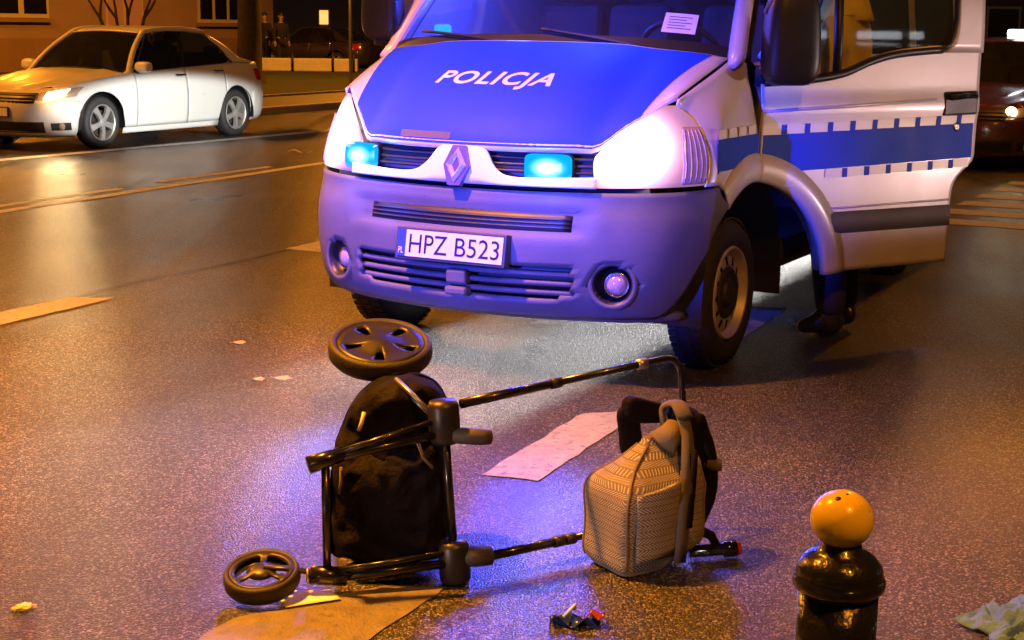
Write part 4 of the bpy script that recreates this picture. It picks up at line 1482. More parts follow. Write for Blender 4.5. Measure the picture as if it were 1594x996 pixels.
def car(name, loc, rz, paint, label, group, lit=True, detail=True):
    root = empty(name, loc, rz)
    tag(root, label, "car", group)
    def side(nm, v0, v1, s, nv, base=.235, dz=0.0, par=root, solid=.006, off=0.0):
        bm = BM()
        def f(a, b):
            v = lerp(v0, v1, a)
            lo = arch_lo(v, base); hi = zs(v) - dz
            z = lerp(lo, hi, b)
            return P(s * (srow(v, z) + off), v, z)
        grid(bm, f, nv, 14)
        return obj(nm, bm, paint, par, solid=solid)
    for s in (1, -1):
        side("front_wing", .725, 1.92, s, 40)
        fd_ = side("door", -.275, .72, s, 16)
        rd_ = side("door", -1.10, -.28, s, 20)
        side("rear_wing", -2.10, -1.105, s, 40)
        for dd, v in ((fd_, -.14), (rd_, -.95)):
            z = zs(v) - .085
            bm = BM(); tube(bm, [P(s * (srow(v + x, z) + o), v + x, z) for x, o in ((-.10, .0), (-.08, .028), (0, .034), (.08, .028), (.10, .0))], .016, 8)
            obj("handle", bm, 'chrome' if lit else paint, dd)
        # sill
        bm = BM(); grid(bm, lambda a, b: P(s * (srow(lerp(-.96, .96, a), .2) - .02 * (1 - b) + .012), lerp(-.955, .955, a), lerp(.165, .232, b)), 12, 3)
        obj("sill", bm, paint, root, solid=.01)
        # dark shell behind the panels
        bm = BM()
        def fs(a, b):
            v = lerp(-2.0, 1.9, a); lo = arch_lo(v, .25); z = lerp(lo, zs(v) - .01, b)
            return P(s * (srow(v, z) - .016), v, z)
        grid(bm, fs, 60, 6)
        obj("body_shell", bm, 'black', root)
        for c in (WB, -WB):
            bm = BM(); lathe(bm, [(AR + .006, .0), (AR + .006, -.35), (0, -.35)], axis_mtx(P(s * .86, c, WR), (-s, 0, 0)), 32)
            bmesh.ops.delete(bm, geom=[v for v in bm.verts if v.co.z < .2], context='VERTS')
            obj("wheel_housing", bm, 'black', root)
            # wheels
            mt = axis_mtx(P(s * .845, c, WR), (-s, 0, 0))
            bm = BM(); lathe(bm, [(.20, -.20), (.25, -.205), (.295, -.19), (.314, -.16), (.3155, -.10), (.314, -.04), (.30, -.012), (.27, .003), (.235, .0), (.222, -.01)], mt, 40)
            wh = obj("wheel", bm, 'rubber', root)
            bm = BM(); lathe(bm, [(.224, -.012), (.216, .002), (.205, -.006), (.195, -.06), (.195, -.12)], mt, 40)
            for k in range(5):
                for d_ in (-.13, .13) if False else (0,):
                    a0 = 2 * math.pi * k / 5 + .3 + d_
                    cs = []
                    for rr_, w_, h_ in ((.045, .030, .002), (.13, .030, .004), (.205, .042, -.012)):
                        for side_ in (-1, 1):
                            cs.append(mt @ Vector((rr_ * math.cos(a0) - side_ * w_ * math.sin(a0), rr_ * math.sin(a0) + side_ * w_ * math.cos(a0), h_)))
                            cs.append(mt @ Vector((rr_ * math.cos(a0) - side_ * w_ * 1.15 * math.sin(a0), rr_ * math.sin(a0) + side_ * w_ * 1.15 * math.cos(a0), h_ - .03)))
                    V_ = [bm.verts.new(p) for p in cs]
                    for b_ in (0, 4):
                        bm.faces.new((V_[b_], V_[b_+2], V_[b_+6], V_[b_+4]))
                        bm.faces.new((V_[b_], V_[b_+4], V_[b_+5], V_[b_+1]))
                        bm.faces.new((V_[b_+2], V_[b_+3], V_[b_+7], V_[b_+6]))
            lathe(bm, [(.055, -.03), (.055, .004), (.03, .012), (0, .012)], mt, 20)
            obj("rim", bm, 'alloy', wh, autosmooth=35)
            bm = BM(); lathe(bm, [(.15, -.06), (0, -.06)], mt, 24); obj("brake_disc", bm, 'darksteel', wh)
    # nose
    bm = BM()
    def fbump(a, b):
        s = a * 2 - 1
        z = lerp(.165, .60, b)
        vv = 1.335 + math.sqrt(max(0, AR**2 - (z - WR)**2)) if abs(z - WR) < AR else 1.72
        vv = max(vv, 1.69)
        return sfront(s * t_of_v(vv, z), z, .004)
    grid(bm, fbump, 48, 12)
    fbm = obj("front_bumper", bm, paint, root, solid=.008)
    bm = BM(); grid(bm, lambda a, b: sfront(lerp(-.34, .34, a), lerp(.22, .35, b), .010), 24, 4); obj("lower_grille", bm, 'black', fbm)
    for s in (1, -1):
        bm = BM(); grid(bm, lambda a, b: sfront(s * lerp(.40, .57, a), lerp(.245, .335, b), .010), 10, 4); fw_ = obj("fog_recess", bm, 'black', fbm)
        c = sfront(s * .49, .29, .016)
        bm = BM(); lathe(bm, [(.045, 0), (.03, .014), (0, .018)], axis_mtx(c, (-s * .4, 1, 0)), 16); obj("fog_lamp", bm, 'lampclear', fw_)
    bm = BM(); grid(bm, lambda a, b: sfront(lerp(-.25, .25, a), lerp(.565, .685, b), .008), 20, 4); gr = obj("grille", bm, 'black', root)
    for z in (.59, .625, .66):
        bm = BM(); tube(bm, [sfront(lerp(-.23, .23, i / 12), z, .014) for i in range(13)], .007, 6); obj("grille_bar", bm, 'darksteel', gr)
    bm = BM(); box(bm, P(0, 2.285, .46), (.53, .02, .12)); npl = obj("number_plate", bm, 'black', root, smooth=False, bevel=.004)
    bm = BM(); box(bm, P(0, 2.297, .46), (.50, .006, .095)); obj("plate_face", bm, 'platewhite', npl, smooth=False)
    bm = BM(); grid(bm, lambda a, b: sfront(lerp(-.64, .64, a), lerp(.585, .735, b), -.004), 40, 5); obj("nose_panel", bm, paint, root, solid=.006)
    for s in (1, -1):
        bm = BM()
        grid(bm, lambda a, b: sfront(s * lerp(.27, .60, a), lerp(lerp(.595, .64, a), lerp(.69, .755, a), b), .008), 18, 6)
        h = obj("headlight", bm, 'lampclear', root)
        if lit:
            bm = BM(); grid(bm, lambda a, b: sfront(s * lerp(.33, .50, a), lerp(lerp(.605, .635, a), lerp(.695, .73, a), b), .014), 10, 4)
            obj("lamp_core", bm, 'carlamp', h)
            p = sfront(s * .42, .66, .10)
            light("headlight_beam", 'SPOT', p, 120, (1.0, .66, .28), h, .06, p + Vector((-s * .25, 1, -.10)), R(120), .8)
            light("headlight_spill", 'POINT', p, 5, (1.0, .5, .14), h, .05)
    # hood
    bm = BM()
    def fh(a, b):
        v = lerp(.86, 2.135, b); s = a * 2 - 1
        z0 = zs(v); u = srow(v, min(z0, .95)) * s
        cr = .075 * max(0, min(1, (2.2 - v) / .9))
        return P(u, v, z0 + cr * (1 - s * s) + .012 * math.exp(-((abs(s) - .62) / .10)**2))
    grid(bm, fh, 30, 24)
    obj("hood", bm, paint, root, solid=.006)
    # boot lid and tail
    bm = BM()
    def fb_(a, b):
        v = lerp(-1.45, -2.26, b); s = a * 2 - 1
        z0 = zs(v); u = srow(v, z0) * s
        return P(u, v, z0 + .05 * (1 - s * s) * min(1, (2.40 + v) / .3))
    grid(bm, fb_, 24, 14)
    obj("boot_lid", bm, paint, root, solid=.006)
    bm = BM()
    def ft(a, b):
        z = lerp(.20, .985, b); s = a * 2 - 1
        vv = 1.745 if z < .62 else 2.05
        return srear(s * t_of_v(-vv, z, False), z, .003)
    grid(bm, ft, 40, 18)
    tl_ = obj("rear_bumper", bm, paint, root, solid=.008)
    for s in (1, -1):
        bm = BM(); grid(bm, lambda a, b: srear(s * lerp(.36, .575, a), lerp(.745, .90, b), .010), 10, 5); obj("tail_light", bm, 'redlens', root)
    # greenhouse
    RT = [(.30, 1.375, .545), (.10, 1.415, .575), (-.30, 1.435, .59), (-.70, 1.42, .585), (-1.06, 1.375, .555)]
    def rail(v):
        x = -v
        return stab([(-a_, c_) for a_, b_, c_ in RT], x), stab([(-a_, b_) for a_, b_, c_ in RT], x)
    def ws_(s, t):
        a = abs(s)
        ub, vb = .775 * s, 1.02 - .20 * a * a
        zb = zs(vb) + .055 * (1 - a * a) + .01
        ut, vt, zt = .545 * s, .32 - .05 * a * a, 1.40 - .025 * a * a
        k = .03 * 4 * t * (1 - t)
        return P(lerp(ub, ut, t), lerp(vb, vt, t) + k, lerp(zb, zt, t) + k)
    bm = BM(); grid(bm, lambda a, b: ws_(a * 2 - 1, b), 18, 10); obj("windscreen", bm, 'carglass', root)
    def rw_(s, t):
        a = abs(s)
        ub, vb = .70 * s, -1.80 + .10 * a * a
        zb = zs(vb) + .05 * (1 - a * a) + .005
        ut, vt, zt = .55 * s, -1.07 + .03 * a * a, 1.40 - .025 * a * a
        k = .03 * 4 * t * (1 - t)
        return P(lerp(ub, ut, t), lerp(vb, vt, t) - k, lerp(zb, zt, t) + k)
    bm = BM(); grid(bm, lambda a, b: rw_(a * 2 - 1, b), 14, 8); obj("rear_window", bm, 'carglass', root)
    bm = BM()
    def fr2(a, b):
        v = lerp(.32, -1.08, b); s = a * 2 - 1
        w, z = rail(v)
        return P(w * s * 1.02, v - .05 * s * s * (1 if b < .2 else 0) * (1 - b * 5 if b < .2 else 0), z + .03 * (1 - s * s))
    grid(bm, fr2, 20, 20)
    obj("roof", bm, paint, root, solid=.012)
    for s in (1, -1):
        def gb(q):
            v = lerp(.76, -1.36, q); return v, srow(v, min(.98, zs(v))) - .012, zs(v) + .004
        def gt(q):
            v = lerp(.20, -1.02, q); w, z = rail(v); return v, w + .012, z - .022
        def gl(q, t, o=0.0):
            v0, u0, z0 = gb(q); v1, u1, z1 = gt(q)
            k = .03 * 4 * t * (1 - t)
            return P(s * (lerp(u0, u1, t) + k + o), lerp(v0, v1, t), lerp(z0, z1, t))
        bm = BM(); grid(bm, lambda a, b: gl(a, b), 24, 8); sg_ = obj("side_window", bm, 'carglass', root)
        bm = BM(); grid(bm, lambda a, b: gl(lerp(.455, .50, a), b, .004), 2, 8); obj("centre_pillar", bm, 'black', sg_)
        bm = BM()
        tube(bm, [gl(q / 24, 0, .006) for q in range(25)], .010, 6)
        tube(bm, [gl(0, t / 8, .004) for t in range(9)] + [gl(q / 24, 1, .004) for q in range(1, 25)] + [gl(1, 1 - t / 8, .004) for t in range(1, 9)], .010, 6)
        obj("window_trim", bm, 'chrome' if lit else 'black', sg_)
        # roof rail and front pillar
        bm = BM()
        pts = [P(s * .79, .86, zs(.86) + .0)] + [ws_(s, t / 8) + Vector((-s * .022, -.03, 0)) for t in range(0, 8)] + [P(s * (rail(v)[0] + .012), v, rail(v)[1] + .0) for v in (.22, .05, -.2, -.5, -.8, -1.0)]
        tube(bm, pts, [.02] + [.036] * (len(pts) - 1), 10)
        obj("roof_rail", bm, paint, root)
        # rear pillar
        bm = BM()
        def cp(a, b):
            p0 = gl(1, b, .006); p1 = rw_(s * 1.0, b)
            if b < .001: p1 = P(s * .70, -1.92, zs(-1.92) + .01)
            m_ = p0.lerp(p1, a); m_.x += -s * .045 * 4 * a * (1 - a) * (1 - .5 * b)
            return m_
        grid(bm, cp, 8, 8)
        obj("rear_pillar", bm, paint, root, solid=.01)
        # shoulder fill between side and glass, door mirror
        c = P(s * .93, .66, zs(.66) + .07)
        bm = BM()
        def fm(a, b):
            th = a * 2 * math.pi; ph = (b - .5) * math.pi
            def sp(x, e): return math.copysign(abs(x)**e, x)
            return c + Vector((-s * (sp(math.cos(ph), .6) * sp(math.cos(th), .6) * .115), sp(math.cos(ph), .6) * sp(math.sin(th), .7) * .07, sp(math.sin(ph), .7) * .068))
        grid(bm, fm, 20, 12, closeu=True)
        mo_ = obj("mirror", bm, paint, root)
        bm = BM(); tube(bm, [P(s * .80, .68, zs(.68)), c + Vector((s * .02, 0, -.04))], .025, 8); obj("mirror_stalk", bm, 'black', mo_)
    # cabin
    bm = BM(); hexa(bm, [P(-.74, -1.9, .22), P(.74, -1.9, .22), P(.74, 1.8, .22), P(-.74, 1.8, .22), P(-.74, -1.9, .50), P(.74, -1.9, .50), P(.74, 1.0, .50), P(-.74, 1.0, .50)])
    obj("floor_pan", bm, 'black', root, smooth=False)
    bm = BM(); hexa(bm, [P(-.72, .55, .5), P(.72, .55, .5), P(.72, .98, .5), P(-.72, .98, .5), P(-.72, .55, .93), P(.72, .55, .93), P(.70, .93, .90), P(-.70, .93, .90)])
    obj("dashboard", bm, 'interior', root, smooth=False, bevel=.03)
    for uc in (.36, -.36):
        bm = BM(); box(bm, P(uc, .0, .55), (.48, .50, .16)); box(bm, P(uc, -.30, .85), (.46, .14, .58), Matrix.Rotation(R(14), 3, 'X')); box(bm, P(uc, -.40, 1.21), (.25, .10, .16))
        obj("seat", bm, 'seat', root, smooth=False, bevel=.04)
    bm = BM(); box(bm, P(0, -1.05, .58), (1.25, .46, .18)); box(bm, P(0, -1.36, .86), (1.25, .14, .52), Matrix.Rotation(R(18), 3, 'X'))
    for uc in (.36, -.36): box(bm, P(uc, -1.45, 1.14), (.24, .09, .13))
    obj("rear_seat", bm, 'seat', root, smooth=False, bevel=.04)
    return root

sedan = car("sedan", (-5.149, 19.781, 0), math.pi - .4544, 'sedan', "pearl white sedan with lit headlights passing along the far lane", None)
# ------------------------------------------------------------------ car behind the open door, with a lit roof bar
pc = car("waiting_car", (6.05, 18.4, 0), R(146), 'redpaint', "wine red car with a white lit bar on its roof, beyond the zebra crossing", None, lit=False)
bm = BM(); box(bm, P(.1, -.3, 1.51), (.55, .22, .09)); rb = obj("roof_bar", bm, 'whitesign', pc, smooth=False, bevel=.03)
light("roof_bar_glow", 'POINT', P(0, -.3, 1.75), 5, (.85, .92, 1.0), rb, .15)
bm = BM(); box(bm, P(.4, .12, 1.50), (.10, .10, .08)); obj("amber_beacon", bm, 'carlamp', pc, smooth=False, bevel=.02)
# its offside headlamp is lit and shines under the van
c = P(.60, 2.10, .665)
bm = BM(); lathe(bm, [(.06, 0), (.04, .016), (0, .02)], axis_mtx(c, (-.35, 1, 0)), 18); hl_ = obj("lit_headlamp", bm, 'carlamp', pc)
_w = (Matrix.Translation(pc.location) @ Matrix.Rotation(pc.rotation_euler.z, 4, "Z")).inverted() @ Vector((-.42, 6.2, 0))
light("headlight_beam", 'SPOT', c + Vector((-.03, .09, 0)), 52000, (1.0, .96, .92), hl_, .06, _w, R(7), .5)
# police car waiting out of view on the right; its roof bar shows as a reflection in the door glass
pq = car("police_car", (8.145, 5.25, 0), R(47.8), 'darkpaint', "police car whose lit roof bar is reflected in the van's door window", None, lit=False)
for k, (x0, w_) in enumerate(((-.465, .11), (.13, .38), (.50, .07))):
    bm = BM(); box(bm, (x0, -.25, 1.535), (w_, .16, .07)); o = obj("roof_light", bm, 'whitesign', pq, smooth=False, bevel=.015)
c = P(.60, 2.10, .665)  # headlamp added to brighten the van's open door
bm = BM(); lathe(bm, [(.06, 0), (.04, .016), (0, .02)], axis_mtx(c, (-.35, 1, 0)), 18); hq_ = obj("lit_headlamp", bm, 'carlamp', pq)
_w = (Matrix.Translation(pq.location) @ Matrix.Rotation(pq.rotation_euler.z, 4, "Z")).inverted() @ Vector((1.95, 7.25, 1.2))
light("headlight_beam", 'SPOT', c + Vector((-.03, .10, 0)), 340, (1.0, .66, .62), hq_, .05, _w, R(46), .7).scale = (1, .40, 1)
# unseen police car added behind the camera; its beacon tints the van's nose blue
pz = car("police_car", (-5.6, -2.2, 0), R(-28), 'sedan', "police car with a blue beacon standing behind the photographer's spot", None, lit=False)
bm = BM(); lathe(bm, [(.09, 0), (.09, .03), (.075, .10), (.04, .14), (0, .15)], Matrix.Translation((0, -.25, 1.455)), 20); bc_ = obj("fill_beacon", bm, 'bluelens', pz)
_b = Vector((0.05, -.10, 1.60))
_t = (Matrix.Translation(pz.location) @ Matrix.Rotation(pz.rotation_euler.z, 4, "Z")).inverted() @ Vector((-.06, 6.6, .95))
light("beacon_fill", 'SPOT', _b, 15000, BLUE, bc_, .05, _t, R(12.5), .5)
c = P(-.60, 2.10, .665)  # headlamp added to brighten the changing bag
bm = BM(); lathe(bm, [(.06, 0), (.04, .016), (0, .02)], axis_mtx(c, (.35, 1, 0)), 18); hz_ = obj("lit_headlamp", bm, 'carlamp', pz)
_t = (Matrix.Translation(pz.location) @ Matrix.Rotation(pz.rotation_euler.z, 4, "Z")).inverted() @ Vector((.42, 4.05, .26))
light("headlight_beam", 'SPOT', c + Vector((.03, .10, 0)), 560, (1.0, .74, .66), hz_, .05, _t, R(11), .8)
# a dark car parked far off on the lawn's edge
pk = car("parked_car", (-6.9, 52.5, .0), R(65), 'darkpaint', "dark parked car behind the low whitewashed wall", None, lit=False)

# ------------------------------------------------------------------ people
def skin_mesh(name, joints, bones, material, parent, sub=2, root=None):
    me = bpy.data.meshes.new(name)
    names = list(joints)
    me.from_pydata([joints[n][0] for n in names], [(names.index(a), names.index(b)) for a, b in bones], [])
    o = bpy.data.objects.new(name, me)
    COL.objects.link(o)
    if parent: o.parent = parent
    md = o.modifiers.new("skin", 'SKIN'); md.use_smooth_shade = True
    for i, n in enumerate(names):
        r = joints[n][1]
        me.skin_vertices[0].data[i].radius = r if isinstance(r, tuple) else (r, r)
        me.skin_vertices[0].data[i].use_root = (n == (root or names[0]))
    me.materials.append(M[material])
    md = o.modifiers.new("sub", 'SUBSURF'); md.levels = sub; md.render_levels = sub
    return o

def person(loc, rz, label, top, legs, lean=0.0, hold=False, h=1.0, vest=False, stride=.0, group=None, hood=False):
    """local frame: faces +Y, x = its right"""
    root = empty("person", loc, rz)
    tag(root, label, "person", group)
    def q(x, y, z):
        # lean the upper body forward about the hips
        if z > .95:
            dz = z - .95; y2 = y * math.cos(lean) + dz * math.sin(lean); z = .95 + dz * math.cos(lean) - y * math.sin(lean); y = y2
        return (x * h, y * h, z * h)
    J = dict(pelvis=(q(0, 0, .95), (.15, .11)), belly=(q(0, .01, 1.10), (.145, .105)), chest=(q(0, 0, 1.32), (.165, .115)), neck0=(q(0, -.01, 1.47), (.075, .07)), neck=(q(0, .005, 1.53), .052), head0=(q(0, .015, 1.60), (.07, .085)), head1=(q(0, .015, 1.68), (.078, .095)), head2=(q(0, .0, 1.755), (.058, .07)))
    B = [('pelvis', 'belly'), ('belly', 'chest'), ('chest', 'neck0'), ('neck0', 'neck'), ('neck', 'head0'), ('head0', 'head1'), ('head1', 'head2')]
    for s, n in ((1, 'r'), (-1, 'l')):
        st = stride * s
        J['hip' + n] = (q(s * .09, 0, .90), .095)
        J['knee' + n] = ((s * .105 * h, (.02 + st * .5) * h, .49 * h), .062)
        J['ankle' + n] = ((s * .11 * h, (-.02 + st) * h, .09 * h), .042)
        J['toe' + n] = ((s * .125 * h, (.14 + st) * h, .035 * h), (.04, .03))
        B += [('pelvis', 'hip' + n), ('hip' + n, 'knee' + n), ('knee' + n, 'ankle' + n), ('ankle' + n, 'toe' + n)]
        J['sh' + n] = (q(s * .185, 0, 1.40), .065)
        if hold and s == 1:
            el, wr, hd_ = q(.26, .16, 1.22), q(.20, .40, 1.25), q(.18, .47, 1.26)
        elif hold:
            el, wr, hd_ = q(-.25, .08, 1.14), q(-.16, .30, 1.10), q(-.13, .37, 1.10)
        else:
            el, wr, hd_ = q(s * .245, -.02, 1.13), q(s * .25, .06, .88), q(s * .245, .08, .82)
        J['el' + n] = (el, .047); J['wr' + n] = (wr, .033)
        wv, ev = Vector(wr), Vector(el)
        d = (wv - ev).normalized()
        pm = wv + d * .055
        J['palm' + n] = (tuple(pm), (.040, .022))
        B += [('chest', 'sh' + n), ('sh' + n, 'el' + n), ('el' + n, 'wr' + n), ('wr' + n, 'palm' + n)]
        side_ = Vector((1, 0, 0)) if abs(d.x) < .8 else Vector((0, 1, 0))
        side_ = (side_ - d * side_.dot(d)).normalized()
        bend = d.cross(side_).normalized()
        if bend.z > 0: bend = -bend
        for k, (off, ln) in enumerate(((-.030, .062), (-.010, .075), (.010, .070), (.029, .055))):
            f0 = pm + side_ * off + d * .035; f1 = f0 + d * ln * .5 + bend * .008; f2 = f1 + d * ln * .4 + bend * .025
            for i_, pt in enumerate((f0, f1, f2)): J['f%s%d%d' % (n, k, i_)] = (tuple(pt), .0085)
            B += [('palm' + n, 'f%s%d0' % (n, k)), ('f%s%d0' % (n, k), 'f%s%d1' % (n, k)), ('f%s%d1' % (n, k), 'f%s%d2' % (n, k))]
        t0 = pm - d * .02 + side_ * (.04 * -s); t1 = t0 + d * .035 + side_ * (-s * .02) + bend * .02
        J['t0' + n] = (tuple(t0), .010); J['t1' + n] = (tuple(t1), .009)
        B += [('palm' + n, 't0' + n), ('t0' + n, 't1' + n)]
    body = skin_mesh("body", J, B, 'skin', root, 2, 'pelvis')
    # clothing over it
    def sub_(names, grow, bones_extra=()):
        jj = {k: (J[k][0], tuple(x + grow for x in (J[k][1] if isinstance(J[k][1], tuple) else (J[k][1],) * 2))) for k in names}
        bb = [b for b in B if b[0] in jj and b[1] in jj]
        return jj, bb
    jj, bb = sub_(['pelvis', 'belly', 'chest', 'neck0', 'shr', 'elr', 'wrr', 'shl', 'ell', 'wrl'], .022)
    jj['pelvis'] = (q(0, 0, .88), (.175, .135))
    skin_mesh("jacket", jj, bb, top, root, 2, 'chest')
    jj, bb = sub_(['pelvis', 'hipr', 'kneer', 'ankler', 'hipl', 'kneel', 'anklel'], .036)
    skin_mesh("trousers", jj, bb, legs, root, 2, 'pelvis')
    for n in 'rl':
        jj, bb = sub_(['ankle' + n, 'toe' + n], .012)
        a_ = Vector(J['ankle' + n][0])
        jj['heel' + n] = ((a_.x, a_.y - .05 * h, .04 * h), (.045, .038))
        jj['cuff' + n] = ((a_.x, a_.y, a_.z + .07), (.05, .05))
        jj['toe' + n] = (J['toe' + n][0], (.05, .036))
        bb += [('ankle' + n, 'heel' + n), ('ankle' + n, 'cuff' + n)]
        skin_mesh("boot", jj, bb, 'boot', root, 2, 'ankle' + n)
    hc = Vector(J['head1'][0])
    bm = BM(); bmesh.ops.create_uvsphere(bm, u_segments=20, v_segments=14, radius=1)
    for v in bm.verts:
        p = v.co.copy(); v.co = Vector((p.x * .088, p.y * .107, p.z * .105)) + hc + Vector((0, -.012, .03))
    bmesh.ops.delete(bm, geom=[v for v in bm.verts if (v.co.z < hc.z + .02 and v.co.y > hc.y + .02) or v.co.z < hc.z - .05], context='VERTS')
    obj("hair", bm, 'hair', root)
    # face: eyes, nose, mouth, ears
    f0 = hc + Vector((0, .093, -.005))
    bm = BM()
    for s in (-1, 1):
        lathe(bm, [(.011, 0), (.007, .006), (0, .008)], axis_mtx(f0 + Vector((s * .031, -.012, .012)), (0, 1, 0)), 10)
    obj("eyes", bm, 'ink', root)
    bm = BM(); tube(bm, [f0 + Vector((0, -.006, .02)), f0 + Vector((0, .012, -.018)), f0 + Vector((0, .0, -.03))], [.008, .014, .01], 8); obj("nose", bm, 'skin', root)
    bm = BM(); tube(bm, [f0 + Vector((-.022, -.016, -.055)), f0 + Vector((0, -.006, -.053)), f0 + Vector((.022, -.016, -.055))], .005, 6); obj("mouth", bm, 'redpaint', root)
    for s in (-1, 1):
        bm = BM(); tube(bm, [hc + Vector((s * .08, .0, .02)), hc + Vector((s * .094, -.012, .0)), hc + Vector((s * .08, -.004, -.03))], .011, 8); obj("ear", bm, 'skin', root)
    if hood:
        bm = BM(); bmesh.ops.create_uvsphere(bm, u_segments=24, v_segments=16, radius=1)
        for v in bm.verts:
            p = v.co.copy(); v.co = Vector((p.x * .118, p.y * .135, p.z * .16)) + hc + Vector((0, -.02, -.005))
        bmesh.ops.delete(bm, geom=[v for v in bm.verts if v.co.y > hc.y + .045 and abs(v.co.z - hc.z) < .115], context='VERTS')
        obj("hood", bm, top, root, solid=.008)
        bm = BM(); lathe(bm, [(.135, -.075), (.118, -.03), (.10, .03), (.10, .06)], axis_mtx(Vector(J['neck'][0]) + Vector((0, -.01, -.01)), (0, 0, 1)), 24); obj("collar", bm, top, root, solid=.01)
    if vest:
        for z in (1.06, 1.22):
            bm = BM()
            c = Vector(q(0, 0, z))
            rx, ry = .205, .155
            n = 28
            A_ = [[bm.verts.new(c + Vector((rx * math.cos(2*math.pi*i/n), ry * math.sin(2*math.pi*i/n), dz))) for dz in (-.024, .024)] for i in range(n)]
            for i in range(n): bm.faces.new((A_[i][0], A_[(i+1) % n][0], A_[(i+1) % n][1], A_[i][1]))
            obj("reflective_band", bm, 'reflective', root, solid=.004)
    return root

def vw(u, v, z=0.0):
    a = VA
    return (0.162 + u * math.cos(a) - v * math.sin(a), 7.099 - u * math.sin(a) - v * math.cos(a), z)
x, y, _ = vw(1.13, -.97)
person((x, y, 0), R(62), "person in yellow high-visibility jacket and dark trousers behind the open van door", 'hivis', 'navy', lean=.04, hold=True, vest=True, h=1.07, hood=True)
person((-8.15, 49.5, .10), R(150), "person in dark clothes standing beside the thick tree trunk", 'coat', 'navy', stride=.06)
person((-7.55, 49.0, .10), R(215), "person in dark clothes nearer the whitewashed wall", 'coat', 'navy', stride=.1)

# ------------------------------------------------------------------ overturned pram
pram = empty("baby_pram", (-.144, 3.88, 0))
tag(pram, "black baby pram frame lying on its side on the wet road", "pram")
O_ = Vector((-.144, 3.88, 0))
def W(x, y, z): return Vector((x, y, z)) - O_
F0, F1 = W(-.485, 3.79, .045), W(-.488, 3.80, .372)
H0, H1 = W(-.150, 3.89, .065), W(-.180, 3.905, .455)
def bar(name, pts, r, m='tube', seg=12, rad=.03, flat=None):
    bm = BM(); tube(bm, arc_pts(pts, rad, 4), r, seg, flat=flat); return obj(name, bm, m, pram)
bar("front_bar", [F0, F1], .0115)
bar("rear_bar", [H0, H1], .0125)
bar("side_bar", [F1 + Vector((-.03, -.006, -.006)), H1 + Vector((.0, -.02, -.03))], .012)
bar("side_bar", [F1 + Vector((.02, -.004, .016)), H1 + Vector((-.02, -.02, .005))], .008)
bar("side_bar", [F0, H0 + Vector((0, -.02, 0))], .013)
bar("side_bar", [F0 + Vector((.03, 0, .022)), H0 + Vector((-.02, -.025, .03))], .008)
# end cap at the top front corner
bm = BM(); d = (H1 - F1).normalized()
tube(bm, [F1 - d * .050, F1 - d * .048, F1 + d * .045, F1 + d * .05], [.012, .024, .021, .012], 16); obj("fork_socket", bm, 'tube', pram)
# hubs
for c, k in ((H1, 1), (H0, 0)):
    bm = BM()
    ax = (H1 - H0).normalized()
    lathe(bm, [(0, -.062), (.036, -.062), (.043, -.05), (.043, .04), (.036, .055), (0, .058)], axis_mtx(c, ax), 24)
    obj("hinge_hub", bm, 'wheelplastic', pram)
# stub handles beside the hubs
bm = BM(); tube(bm, [H1 + Vector((.02, -.02, -.035)), H1 + Vector((.10, .0, -.045)), H1 + Vector((.125, .01, -.047))], [.022, .023, .02], 14); obj("release_grip", bm, 'grip', pram)
bm = BM(); tube(bm, [H0 + Vector((.02, -.01, .01)), H0 + Vector((.05, .0, .012)), H0 + Vector((.10, .02, .006))], [.020, .030, .026], 14); obj("release_grip", bm, 'grip', pram)
# handle: upper arm, curved cross grip, lower arm
hU0, hU1 = W(-.135, 3.945, .492), W(.455, 4.36, .532)
hL0, hL1 = W(-.075, 3.925, .060), W(.49, 4.30, .060)
bm = BM(); tube(bm, [hU0, hU0.lerp(hU1, .45)], .0135, 14); obj("handle_arm", bm, 'tube', pram)
bm = BM(); tube(bm, arc_pts([hU0.lerp(hU1, .42), hU1 + Vector((.055, .04, .003)), W(.535, 4.37, .12), hL1, hL0.lerp(hL1, .4)], .07, 7), .0105, 14); obj("push_handle", bm, 'tube', pram)
bm = BM(); tube(bm, [hL0, hL0.lerp(hL1, .45)], .0135, 14); obj("handle_arm", bm, 'tube', pram)
for a_, b_, t in ((hU0, hU1, .44), (hU0, hU1, .88), (hL0, hL1, .44), (hL0, hL1, .38)):
    d = (b_ - a_).normalized(); c = a_.lerp(b_, t)
    bm = BM(); tube(bm, [c - d * .016, c + d * .016], .0165, 12); obj("clamp", bm, 'tubegrey' if t == .88 else 'wheelplastic', pram)
